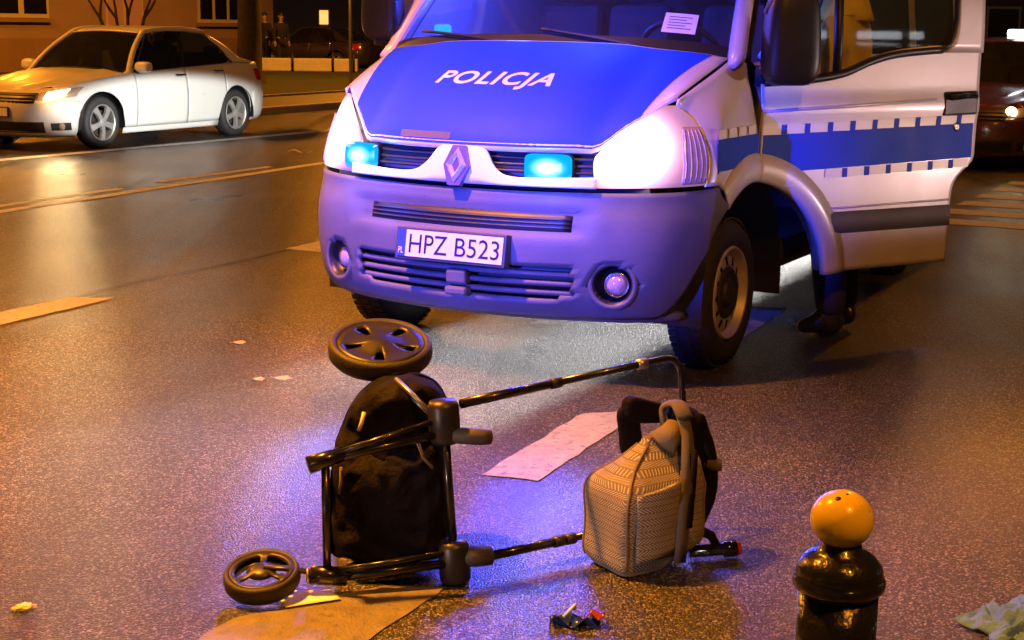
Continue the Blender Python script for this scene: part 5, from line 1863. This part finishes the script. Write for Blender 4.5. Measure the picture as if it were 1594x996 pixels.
# legs to the rear wheels
WN = Vector((.05, -.27, .96)).normalized()
wc = W(-.377, 4.20, .585)
wl = W(-.36, 4.17, .035)
bar("rear_leg", [H1 + Vector((-.01, .02, .02)), W(-.30, 4.10, .53), wc - WN * .05], .014)
bm = BM(); tube(bm, [W(-.22, 3.90, .482), W(-.315, 3.97, .553)], .0075, 10); obj("brake_rod", bm, 'tubegrey', pram)
bm = BM(); tube(bm, [W(-.215, 3.90, .468), W(-.305, 3.97, .533)], .005, 8); obj("brake_rod", bm, 'tubegrey', pram)
bar("rear_leg", [H0 + Vector((-.01, .03, .0)), W(-.25, 4.05, .06), wl + WN * .03], .014)
bm = BM(); tube(bm, [wc - WN * .02, wc - WN * .20], .014, 10); tube(bm, [wc - WN * .02, wc - WN * .06], .024, 12); obj("axle", bm, 'wheelplastic', pram)
def pram_wheel(c, n, r, big=True):
    mt = axis_mtx(c, n)
    w = .030 if big else .026
    ri = r * .83
    bm = BM()
    lathe(bm, [(ri, -w * .7), (r * .92, -w), (r * .985, -w * .6), (r, 0), (r * .985, w * .6), (r * .92, w), (ri, w * .7), (ri, -w * .7)], mt, 48)
    wh = obj("wheel", bm, 'eva', pram)
    bm = BM()
    seg = 60
    def keep(i, k):
        if big: return not (i in (2, 3) and (k % 12) in (5, 6, 7))
        return not (i in (2, 3) and (k % 20) not in (0, 1, 19))
    lathe(bm, [(ri * 1.01, w * .35), (ri * .97, w * .78), (ri * .84, w * .62), (ri * .66, w * .58), (ri * .46, w * .64), (ri * .22, w * .95), (0, w * 1.0)], mt, seg, keep)
    obj("rim", bm, 'wheelplastic', wh, solid=.006)
    bm = BM(); lathe(bm, [(ri * 1.0, -w * .55), (ri * .93, -w * .6), (ri * .93, -w * .2)], mt, 40); obj("rim_flange", bm, 'platewhite' if big else 'tubegrey', wh, solid=.003)
    if big:
        bm = BM(); lathe(bm, [(ri * .95, -w * .5), (0, -w * .5)], mt, 30); obj("hub_disc", bm, 'black', wh)
    return wh
pram_wheel(wc, WN, .150)
pram_wheel(wl, Vector((0, -.05, 1)).normalized(), .150)
sc_ = W(-.655, 3.765, .058)
pram_wheel(sc_, Vector((-.05, -.24, .97)).normalized(), .102, False)
bm = BM(); tube(bm, arc_pts([sc_ + Vector((.005, -.003, .028)), sc_ + Vector((.10, .005, .020)), F0 + Vector((.0, 0, .0))], .03, 4), [.012] * 7, 12, flat=(1, .6)); obj("wheel_fork", bm, 'wheelplastic', pram)
bm = BM(); tube(bm, [F0 + Vector((-.045, -.004, .012)), F0 + Vector((.05, .012, .002))], .026, 14); obj("fork_socket", bm, 'tube', pram)
bm = BM(); tube(bm, [F0 + Vector((-.052, -.012, .012)), F0 + Vector((-.046, -.012, .012))], .022, 14); obj("fork_collar", bm, 'tubegrey', pram)
# sagging black nylon seat, stretched between the bars, with the folded hood behind it
def cloth_sac(nm, outline, y_front, y_back, seed, wr=.021, material='blackcloth', lean=0.0):
    """closed sac: outline in (x,z), domed towards front and back, with creases"""
    cx = sum(p[0] for p in outline) / len(outline); cz = sum(p[1] for p in outline) / len(outline)
    n = 72
    pts = [Vector((x, 0, z)) for x, z in outline]
    per = []
    m_ = len(pts)
    for i in range(n):
        t = i / n * m_; k = int(t); f = t - k
        p0, p1, p2, p3 = pts[(k-1) % m_], pts[k % m_], pts[(k+1) % m_], pts[(k+2) % m_]
        per.append(.5 * ((2*p1) + (p2-p0)*f + (2*p0-5*p1+4*p2-p3)*f*f + (3*p1-p0-3*p2+p3)*f**3))
    bm = BM()
    def f(a, b):
        e = per[int(round(a * n)) % n]
        th = (b - .5) * math.pi
        r = max(.0, math.cos(th))**.45
        dep = math.sin(th)
        x = lerp(cx, e.x, r); z = lerp(cz, e.z, r)
        y = lerp((y_front + y_back) / 2, y_front if dep < 0 else y_back, abs(dep)**1.0)
        q_ = Vector((x * 9, y * 5, z * 9 + seed))
        w_ = noise.noise(q_) * wr * 2 + abs(noise.noise(q_ * 2.3)) * wr * 1.6
        # long tension folds running between the corners
        w_ += math.sin((x * .8 + z * .6) * 46 + noise.noise(q_ * .7) * 5) * wr * .45 * r
        return W(x, y + w_ * (1 if dep < 0 else -1) + lean * (z - cz), z)
    grid(bm, f, n, 40, closeu=True)
    bmesh.ops.remove_doubles(bm, verts=bm.verts[:], dist=.0004)
    return obj(nm, bm, material, pram)
cloth_sac("seat_fabric", [(-.492, .05), (-.42, .032), (-.30, .028), (-.18, .05), (-.168, .14), (-.172, .24), (-.176, .33), (-.20, .405), (-.30, .385), (-.40, .372), (-.48, .352), (-.497, .25), (-.499, .14)], 3.87, 4.10, 3)
cloth_sac("canopy_fabric", [(-.49, .335), (-.465, .42), (-.43, .485), (-.37, .535), (-.29, .555), (-.215, .535), (-.175, .47), (-.168, .38), (-.22, .30), (-.34, .28), (-.44, .29)], 3.93, 4.16, 11, .020)
# strap ends, zip pull and folds catching the light
bm = BM(); tube(bm, [W(-.395, 3.905, .475), W(-.402, 3.90, .445), W(-.410, 3.90, .425)], .006, 6); obj("zip_pull", bm, 'platewhite', pram)
for k, pts in enumerate(([(-.455, 3.87, .33), (-.455, 3.865, .29), (-.46, 3.86, .26)], [(-.25, 3.885, .40), (-.235, 3.875, .36), (-.21, 3.88, .33)])):
    bm = BM(); tube(bm, [W(*p) for p in pts], .012, 8, flat=(1, .35)); obj("strap", bm, 'bagplain', pram)
# blue bottle-holder edge behind the rear bar
bm = BM(); tube(bm, [W(-.20, 3.98, .10), W(-.195, 3.98, .19)], [.022, .018], 12); obj("blue_pocket", bm, 'bluefoil', pram)

# ------------------------------------------------------------------ changing bag hung on the handle
bag = empty("changing_bag", (.385, 4.07, 0), R(33))
tag(bag, "brown herringbone changing bag with grey strap standing on the road", "bag", )
def bag_sec(z):
    """half width along local x, half depth along local y, shift"""
    return (stab([(0, .120), (.03, .137), (.12, .145), (.22, .150), (.255, .143), (.30, .118), (.34, .090), (.36, .078)], z),
            stab([(0, .085), (.03, .100), (.15, .106), (.235, .106), (.26, .094), (.30, .055), (.34, .026), (.36, .016)], z),
            stab([(0, -.01), (.2, 0), (.255, .006), (.30, .030), (.36, .065)], z))
bm = BM()
def fbag(a, b):
    z = .36 * b + .006
    sx_, sy_, sh = bag_sec(z)
    th = a * 2 * math.pi
    e = .22
    x = math.copysign(abs(math.cos(th))**e, math.cos(th)) * sx_
    y = math.copysign(abs(math.sin(th))**e, math.sin(th)) * sy_
    w = noise.noise(Vector((x * 9, y * 9, z * 7 + 4))) * .014 + noise.noise(Vector((x * 22, y * 22, z * 16))) * .005
    d = Vector((x, y, 0)).normalized() if (x or y) else Vector((0, 0, 0))
    dz = noise.noise(Vector((x * 12, y * 12, 2.2))) * .012 * b
    # the side away from the handle is tucked up
    lift = .05 * max(0, x / .15) * max(0, 1 - b * 2.2)
    return Vector((x + d.x * w + sh, y + d.y * w, z + dz + lift))
grid(bm, fbag, 64, 34, closeu=True)
bag_b = obj("bag_body", bm, 'bag', bag)
bm = BM(); grid(bm, lambda a, b: fbag(a, .0) * (1 - b) + Vector((0, 0, .012)) * b, 64, 3, closeu=True); obj("bag_base", bm, 'bagplain', bag)
bm = BM(); grid(bm, lambda a, b: fbag(a, 1.0).lerp(Vector((.065, 0, .375)), b), 64, 2, closeu=True); obj("bag_top", bm, 'bagplain', bag)
# corner piping and seams
for ang in (.125, .375, .625, .875):
    bm = BM(); tube(bm, [fbag(ang, b_ / 20) * 1.0 + Vector((math.cos(ang * 2 * math.pi) * .002, math.sin(ang * 2 * math.pi) * .002, 0)) for b_ in range(1, 20)], .0042, 6)
    obj("piping", bm, 'bagplain', bag)
def ribbon(name, pts, w, material, parent, wdir=None, thick=.004):
    bm = BM()
    pts = [Vector(p) for p in pts]
    L_, R_ = [], []
    for i, p in enumerate(pts):
        d = (pts[min(i + 1, len(pts) - 1)] - pts[max(i - 1, 0)]).normalized()
        s = Vector(wdir) if wdir else Vector((1, 0, 0))
        s = (s - d * s.dot(d)).normalized()
        L_.append(bm.verts.new(p - s * w / 2)); R_.append(bm.verts.new(p + s * w / 2))
    for i in range(len(pts) - 1): bm.faces.new((L_[i], R_[i], R_[i+1], L_[i+1]))
    return obj(name, bm, material, parent, solid=thick)
# front flap pocket with its fold
bm = BM(); grid(bm, lambda a, b: Vector((lerp(-.115, .03, a), -.112 - .010 * math.sin(a * math.pi), lerp(.05, .245, b) + .02 * a)), 12, 12)
obj("front_pocket", bm, 'bag', bag, solid=.012)
ribbon("strap", arc_pts([(.03, -.125, .03), (.035, -.128, .14), (.06, -.105, .26), (.10, -.06, .36), (.12, -.0, .43)], .05, 4), .042, 'strap', bag)
ribbon("strap_end", [(.10, -.09, .34), (.085, -.105, .25), (.062, -.125, .17), (.055, -.13, .13)], .020, 'blackcloth', bag)
def pad(name, c, s3, rot, seed, material='blackcloth'):
    """soft padded piece"""
    bm = BM()
    def f(a, b):
        th = a * 2 * math.pi; ph = (b - .5) * math.pi
        def sp(x, e): return math.copysign(abs(x)**e, x)
        p = Vector((sp(math.cos(ph), .5) * sp(math.cos(th), .5) * s3[0], sp(math.cos(ph), .5) * sp(math.sin(th), .6) * s3[1], sp(math.sin(ph), .5) * s3[2]))
        p *= 1 + .25 * noise.noise(p * 14 + Vector((seed, 0, 0)))
        return Vector(c) + rot @ p
    grid(bm, f, 28, 20, closeu=True)
    bmesh.ops.remove_doubles(bm, verts=bm.verts[:], dist=.0004)
    return obj(name, bm, material, bag)
pad("shoulder_strap", (.0, .085, .365), (.038, .016, .085), Matrix.Rotation(R(-8), 3, 'Y'), 2)
pad("shoulder_strap", (.045, .075, .425), (.075, .02, .034), Matrix.Rotation(R(12), 3, 'Y'), 6)
pad("back_panel", (.175, .02, .30), (.048, .05, .13), Matrix.Rotation(R(-6), 3, 'Y'), 9)
bm = BM(); tube(bm, arc_pts([(.12, .05, .42), (.19, .02, .40), (.215, -.02, .29), (.21, -.03, .18), (.165, -.03, .10)], .07, 5), [.028] * 20, 12, flat=(1.5, .9)); obj("padded_strap", bm, 'blackcloth', bag)
bm = BM(); tube(bm, [(.208, -.03, .285), (.206, -.032, .255)], .032, 12, flat=(1.4, .8)); obj("strap_keeper", bm, 'strap', bag)
bm = BM(); tube(bm, arc_pts([(.11, -.03, .42), (.13, .03, .45), (.10, .07, .43), (.09, .03, .36)], .03, 4), .017, 10, flat=(1.5, .6)); obj("carry_handle", bm, 'strap', bag)
bm = BM(); tube(bm, [(.03, -.02, .345), (.07, -.015, .375), (.09, .0, .40)], [.05, .035, .018], 10); obj("gathered_cloth", bm, 'bagplain', bag)
ribbon("loose_strap", [(.15, -.04, .09), (.20, -.06, .06), (.21, -.07, .03)], .03, 'blackcloth', bag)
# folded umbrella / torch lying past the bag
um = empty("torch", (.585, 4.10, .028), R(12))
tag(um, "small black torch with a red tip lying beside the changing bag", "torch")
bm = BM(); tube(bm, [(-.07, 0, 0), (.03, 0, 0), (.035, 0, 0), (.07, 0, 0)], [.018, .018, .024, .024], 14); obj("barrel", bm, 'blackgloss', um)
bm = BM(); tube(bm, [(.0702, 0, 0), (.082, 0, 0)], [.022, .020], 14); obj("tip", bm, 'redlens', um)

# ------------------------------------------------------------------ bollard
bol = empty("bollard", (.465, 2.0, 0))
tag(bol, "black cast-iron bollard topped with a yellow ball", "bollard")
bm = BM(); lathe(bm, [(0, 0), (.085, 0), (.085, .05), (.064, .10), (.058, .13), (.0560, .60), (.0560, .723), (.0, .723)], seg=40); obj("post", bm, 'bollard', bol)
bm = BM(); lathe(bm, [(.0560, .722), (.0590, .726), (.0640, .729), (.0652, .736), (.0640, .743), (.0600, .746), (.0612, .752), (.0590, .761), (.0500, .772), (.0400, .779), (.030, .783), (.0275, .800), (0, .800)], seg=40); obj("cap", bm, 'bollard', bol)
bm = BM(); bmesh.ops.create_uvsphere(bm, u_segments=40, v_segments=24, radius=.0435)
for v in bm.verts: v.co = Vector((v.co.x * 1.02, v.co.y * 1.02, v.co.z * .95 + .827))
obj("ball", bm, 'yellow', bol)
for (ax_, az_, r_) in ((-.55, 1.05, .0026), (.2, 1.30, .0014)):
    d_ = Vector((math.sin(ax_) * math.cos(az_), -math.cos(ax_) * math.cos(az_), math.sin(az_)))
    bm = BM(); lathe(bm, [(r_ * 1.6, .0), (r_, .0008), (0, .001)], axis_mtx(Vector((0, 0, .827)) + Vector((d_.x * .0443, d_.y * .0443, d_.z * .0412)), d_), 9); obj("paint_chip", bm, 'black', bol)

# ------------------------------------------------------------------ litter
def crumple(name, loc, s, material, label, cat, seed=1, rz=0, flat=.5, amp=.35, group=None):
    bm = BM(); bmesh.ops.create_icosphere(bm, subdivisions=4, radius=1)
    for v in bm.verts:
        p = v.co.copy()
        k = 1 + amp * noise.noise(p * 1.7 + Vector((seed, 0, 0))) + amp * .7 * noise.noise(p * 4.1 + Vector((seed, 3, 0))) + amp * .4 * abs(noise.noise(p * 8 + Vector((seed, 5, 0))))
        v.co = Vector((p.x * k * s[0], p.y * k * s[1], max(-.6, p.z * k) * s[2] + .6 * s[2]))
    o = obj(name, bm, material)
    o.location = loc; o.rotation_euler = (0, 0, rz)
    tag(o, label, cat, group)
    return o
bm = BM()
def fcl(a, b):
    x = (a - .5) * 2; y = (b - .5) * 2
    r_ = math.sqrt(x * x + y * y)
    edge = max(0.0, 1 - max(abs(x), abs(y))**3)
    q_ = Vector((x * 1.5 + 3, y * 1.5, .7))
    rid = 1 - abs(noise.noise(q_ * 1.3)) * 2.2
    rid2 = 1 - abs(noise.noise(q_ * 3.1 + Vector((4, 2, 0)))) * 2.0
    h_ = max(0, .045 * rid * edge + .024 * rid2 * (.4 + .6 * edge))
    wx = noise.noise(Vector((x * 2, y * 2, 9))) * .045; wy = noise.noise(Vector((x * 2, y * 2, 5))) * .045
    return Vector((x * .17 + wx, y * .12 + wy, .004 + h_))
grid(bm, fcl, 56, 46)
o = obj("cloth", bm, 'cloth', solid=.003); o.location = (1.36, 3.62, .002); o.rotation_euler = (0, 0, .5)
tag(o, "crumpled pale blue cloth lying on the road past the bollard", "cloth")
crumple("crust", (-1.254, 3.655, .002), (.026, .016, .010), 'crumb', "small yellowish crust lying alone on the asphalt", "litter", 8, .5)
wr_ = empty("wrapper", (.16, 3.60, .0))
tag(wr_, "shiny blue and red sweet wrapper in front of the pram", "wrapper")
bm = BM(); grid(bm, lambda a, b: Vector((lerp(-.055, .075, a), lerp(-.025, .03, b) + .012 * math.sin(a * 9), .012 + .012 * math.sin(a * 11 + b * 4) + .008 * math.sin(b * 9 + a * 3))), 16, 8); obj("foil", bm, 'bluefoil', wr_, solid=.001)
bm = BM(); grid(bm, lambda a, b: Vector((lerp(.04, .085, a), lerp(-.02, .025, b), .030 + .008 * math.sin(a * 7 + b * 5))), 8, 6); obj("red_panel", bm, 'redfoil', wr_, solid=.001)
bm = BM(); tube(bm, arc_pts([(-.02, -.005, .025), (.0, .0, .045), (.012, .01, .055), (.008, .015, .035)], .02, 4), .004, 6); obj("torn_corner", bm, 'platewhite', wr_)
pp = empty("paper_scrap", (-.53, 3.745, .006), R(25))
tag(pp, "white paper scrap lying under the small pram wheel", "paper")
bm = BM(); grid(bm, lambda a, b: Vector((lerp(-.075, .075, a), lerp(-.045, .045, b), .004 + .006 * math.sin(a * 5) * b)), 10, 6); obj("sheet", bm, 'paper', pp, solid=.001)
lbl = {0: "fallen leaf on the asphalt left of the van's bumper"}
for i, (x, y, s, rz) in enumerate(((-1.09, 6.24, .035, .3), (-.993, 6.27, .045, -.1), (-1.31, 6.99, .04, .2))):
    bm = BM()
    pts = []
    for k in range(14):
        th = 2 * math.pi * k / 14
        rr_ = 1 if k % 2 == 0 else .72
        pts.append((math.cos(th) * s * rr_, math.sin(th) * s * .75 * rr_, .006 + .004 * math.sin(th * 2)))
    poly(bm, pts, (0, 0, .0015))
    o = obj("leaf", bm, 'leaf', smooth=False); o.location = (x, y, .0); o.rotation_euler = (0, 0, rz)
    tag(o, ("small pale fallen leaf beside a larger one on the asphalt", "larger pale fallen leaf beside a small one on the asphalt", "single fallen leaf lying apart near the van's bumper")[i], "leaf", "leaves fallen on the road")
bm = BM(); grid(bm, lambda a, b: Vector((lerp(-.15, .15, a), lerp(-.05, .05, b) * (1 - .6 * abs(a - .3)), .012 + .02 * math.sin(a * 7))), 12, 4)
o = obj("paper_sheet", bm, 'paper', solid=.002); o.location = (-2.565, 18.0, .0); tag(o, "torn strip of white paper on the road in front of the sedan's lane", "paper")

# ------------------------------------------------------------------ background
# house facade along the lawn
HD = KD.copy(); HN = Vector((KD.y, -KD.x))        # along, towards the road
HB = Vector((-16.6, 38.4))
def hp(s, o, z):
    p = HB + HD * s + HN * o
    return Vector((p.x, p.y, z))
house = empty("town_house", hp(0, 0, 0))
tag(house, "pinkish rendered town house with white framed windows behind the lawn", "house")
HO = hp(0, 0, 0)
def hbox(name, s0, s1, o0, o1, z0, z1, material, parent=house, org=None):
    bm = BM()
    org = HO if org is None else org
    hexa(bm, [hp(s, o, z) - org for z in (z0, z1) for s, o in ((s0, o0), (s1, o0), (s1, o1), (s0, o1))])
    return obj(name, bm, material, parent, smooth=False)
hbox("wall", 4.0, 18.6, -8, 0, 0, 11, 'render')
hbox("plinth", 4.0, 18.7, 0, .12, 0, 1.05, 'render2')
hbox("wall_recess", 2.6, 3.99, -8, -.6, 0, 11, 'render3')
hbox("cornice", 3.9, 18.8, .0, .18, 4.3, 4.6, 'render2')
hbox("roof", 2.5, 19.0, -8.4, .5, 11, 11.4, 'render3')
for i, (s0, s1, z0, kind) in enumerate(((4.6, 6.9, 1.62, 'd'), (9.4, 11.2, 1.15, 'o'), (14.1, 17.4, 1.55, 'd'), (4.6, 6.9, 5.6, 'd'), (9.4, 11.2, 5.6, 'd'), (14.1, 17.4, 5.6, 'd'))):
    w = hbox("window", s0, s1, .003, .06, z0, z0 + 2.0, 'frame')
    n = 2 if kind != 'd' or s1 - s0 < 3 else 4
    for k in range(n):
        a = lerp(s0, s1, (k + .10) / n); b = lerp(s0, s1, (k + .90) / n)
        hbox("pane", a, b, .061, .07, z0 + .12, z0 + 1.88, 'curtain' if kind == 'o' else 'pane', w)
    hbox("sill", s0 - .1, s1 + .1, .0, .16, z0 - .12, z0 - .01, 'render2', w)
hs2 = empty("ochre_house", hp(-6, 0, 0))
tag(hs2, "ochre brown house at the end of the row, left of the pinkish one", "house")
HO2 = hp(-6, 0, 0)
hbox("wall", -5, 2.0, -8, -.2, 0, 10, 'render2', hs2, HO2)
hbox("corner_pier", 2.0, 2.58, -8, .1, 0, 10.5, 'render3', hs2, HO2)
hbox("roof", -5.2, 2.6, -8.4, .3, 10.5, 10.9, 'render3', hs2, HO2)
hbox("gate", -1.2, .6, -.199, -.1, 0, 2.2, 'black', hs2, HO2)
hbox("gate_frame", .6, .75, -.199, -.05, 0, 2.35, 'frame', hs2, HO2)
# house far behind the parked car
fh_ = empty("far_house", (-9, 74, 0))
tag(fh_, "dim reddish house with one lit yellow window far behind the parked car", "house")
bm = BM(); box(bm, (2, 4, 5), (26, 8, 10)); obj("wall", bm, 'render', fh_, smooth=False)
for x0 in (-9.5, -6.5, -3.5, -.3, 3.4, 6.5, 9.5):
    bm = BM(); box(bm, (x0, -.03, 1.9), ((1.2, .05, 1.5) if x0 != -.3 else (.55, .05, .8))); w = obj("window", bm, 'frame', fh_, smooth=False)
    bm = BM(); box(bm, (x0, -.06, 1.9), ((1.0, .02, 1.3) if x0 != -.3 else (.42, .02, .66))); obj("pane", bm, 'warmwin' if x0 == -.3 else 'pane', w, smooth=False)
bm = BM(); box(bm, (2, 4, 10.2), (27, 9, .4)); obj("roof", bm, 'render3', fh_, smooth=False)
# long dark block closing the street to the right
fb2 = empty("dark_block", (24, 62, 0))
tag(fb2, "dark apartment block closing the side street", "building")
bm = BM(); box(bm, (0, 5, 7), (34, 10, 14)); obj("wall", bm, 'render3', fb2, smooth=False)
for i in range(9):
    for z in (1.8, 5.0):
        bm = BM(); box(bm, (-15 + i * 3.6, -.03, z), (1.4, .05, 1.6)); w = obj("window", bm, 'frame', fb2, smooth=False)
        bm = BM(); box(bm, (-15 + i * 3.6, -.06, z), (1.2, .02, 1.4)); obj("pane", bm, 'pane', w, smooth=False)
# low white wall
lw = empty("low_wall", (-6.4, 47.2, .10))
tag(lw, "low whitewashed wall with dark posts in front of the parked car", "wall")
bm = BM(); box(bm, (0, 0, .20), (3.0, .25, .40)); obj("wall", bm, 'whitewall', lw, smooth=False, bevel=.03)
for x0 in (-.5, .75, 1.4):
    bm = BM(); tube(bm, [(x0, -.18, 0), (x0, -.18, .62)], .035, 8); obj("post", bm, 'black', lw)

def branch(bm, p, d, r, depth, ln):
    q = p + d * ln
    mid = p.lerp(q, .5) + Vector((random.uniform(-.06, .06), random.uniform(-.06, .06), 0)) * ln
    tube(bm, [p, mid, q], [r, r * .85, r * .65], 6 if depth < 2 else 8, cap=False)
    if depth <= 0: return
    for k in range(random.choice((2, 3))):
        a = random.uniform(0, 2 * math.pi); sp = random.uniform(.3, .75)
        x, y = frame_of(d)
        nd = (d + (x * math.cos(a) + y * math.sin(a)) * sp + Vector((0, 0, .12))).normalized()
        branch(bm, q, nd, r * .62, depth - 1, ln * random.uniform(.62, .85))
def bare_tree(loc, h, r, label, stems=1, depth=4):
    root = empty("bare_tree", loc)
    tag(root, label, "tree")
    bm = BM()
    if stems == 1:
        lathe(bm, [(r * 1.45, 0), (r * 1.1, .3), (r, 1.2), (r * .92, h)], Matrix(), 14)
        for v in bm.verts: v.co += Vector((noise.noise(v.co * 2) * .06, noise.noise(v.co * 2 + Vector((5, 0, 0))) * .06, 0))
        top = [(Vector((0, 0, h)), Vector((0, 0, 1)))]
    else:
        top = []
        for k in range(stems):
            a = 2 * math.pi * k / stems + .4
            e = Vector((math.cos(a) * .45, math.sin(a) * .25, h))
            tube(bm, [Vector((math.cos(a) * .06, math.sin(a) * .06, 0)), e * .5 + Vector((.04, 0, 0)), e], [r, r * .8, r * .65], 8, cap=False)
            top.append((e, Vector((math.cos(a) * .4, math.sin(a) * .3, 1)).normalized()))
    obj("trunk", bm, 'bark', root)
    bm = BM()
    for p, d in top:
        for k in range(3 if stems == 1 else 2):
            a = random.uniform(0, 6.28)
            branch(bm, p, (d + Vector((math.cos(a), math.sin(a), 0)) * .5).normalized(), r * .62, depth, h * .32)
    obj("crown", bm, 'bark', root)
    return root
bare_tree((-6.45, 36.8, .10), 4.2, .30, "thick dark tree trunk on the lawn behind the sedan")
bare_tree((-7.9, 30.6, .10), 1.5, .05, "thin bare multi-stemmed young tree behind the sedan's roof", stems=4, depth=4)
bare_tree((-1.9, 44.0, .10), 3.6, .26, "bare dark tree standing beyond the sign pole", depth=4)
bare_tree((-3.4, 58.0, .0), 3.8, .25, "bare tree far off near the lit yellow window", depth=4)
bare_tree((-17.2, 36.5, .10), 3.0, .2, "bare dark tree beside the ochre house", depth=4)
# sign pole
sp_ = empty("sign_pole", (-3.10, 28.6, .10))
tag(sp_, "slim galvanised pole on the far pavement", "pole")
bm = BM(); tube(bm, [(0, 0, 0), (0, 0, 3.4)], .034, 12); obj("pole", bm, 'galv', sp_)
bm = BM(); lathe(bm, [(0, -.012), (.30, -.012), (.30, .012), (0, .012)], axis_mtx((0, -.06, 3.05), (0, 1, 0)), 32); obj("sign_plate", bm, 'galv', sp_)
# lamp added out of sight behind the van to light the sedan's flank
fl_ = empty("fill_light", (0.7, 14.2, 0))
tag(fl_, "added white fill light on a short tripod, hidden behind the police van", "fill_light")
for k in range(3):
    a = 2 * math.pi * k / 3 + .5
    bm = BM(); tube(bm, [(math.cos(a) * .28, math.sin(a) * .28, 0), (0, 0, .62)], .012, 8); obj("leg", bm, 'postgrey', fl_)
bm = BM(); tube(bm, [(0, 0, .6), (0, 0, .95)], .016, 8); obj("post", bm, 'postgrey', fl_)
_d = Vector((-4.5 - .7, 19.4 - 14.2, 0)).normalized()
_rot = Matrix.Rotation(math.atan2(_d.y, _d.x), 3, 'Z')
bm = BM(); box(bm, (0, 0, 1.03), (.10, .24, .17), _rot); obj("lamp_head", bm, 'postgrey', fl_, smooth=False, bevel=.012)
bm = BM(); box(bm, _d * .052 + Vector((0, 0, 1.03)), (.006, .20, .13), _rot); obj("lamp_lens", bm, 'whitesign', fl_, smooth=False)
_p = _d * .10 + Vector((0, 0, 1.03))
light("fill_beam", 'SPOT', _p, 3600, (.95, 1.0, .97), fl_, .05, Vector((-4.35 - .7, 19.2 - 14.2, .42)), R(36), .5).scale = (1, .22, 1)
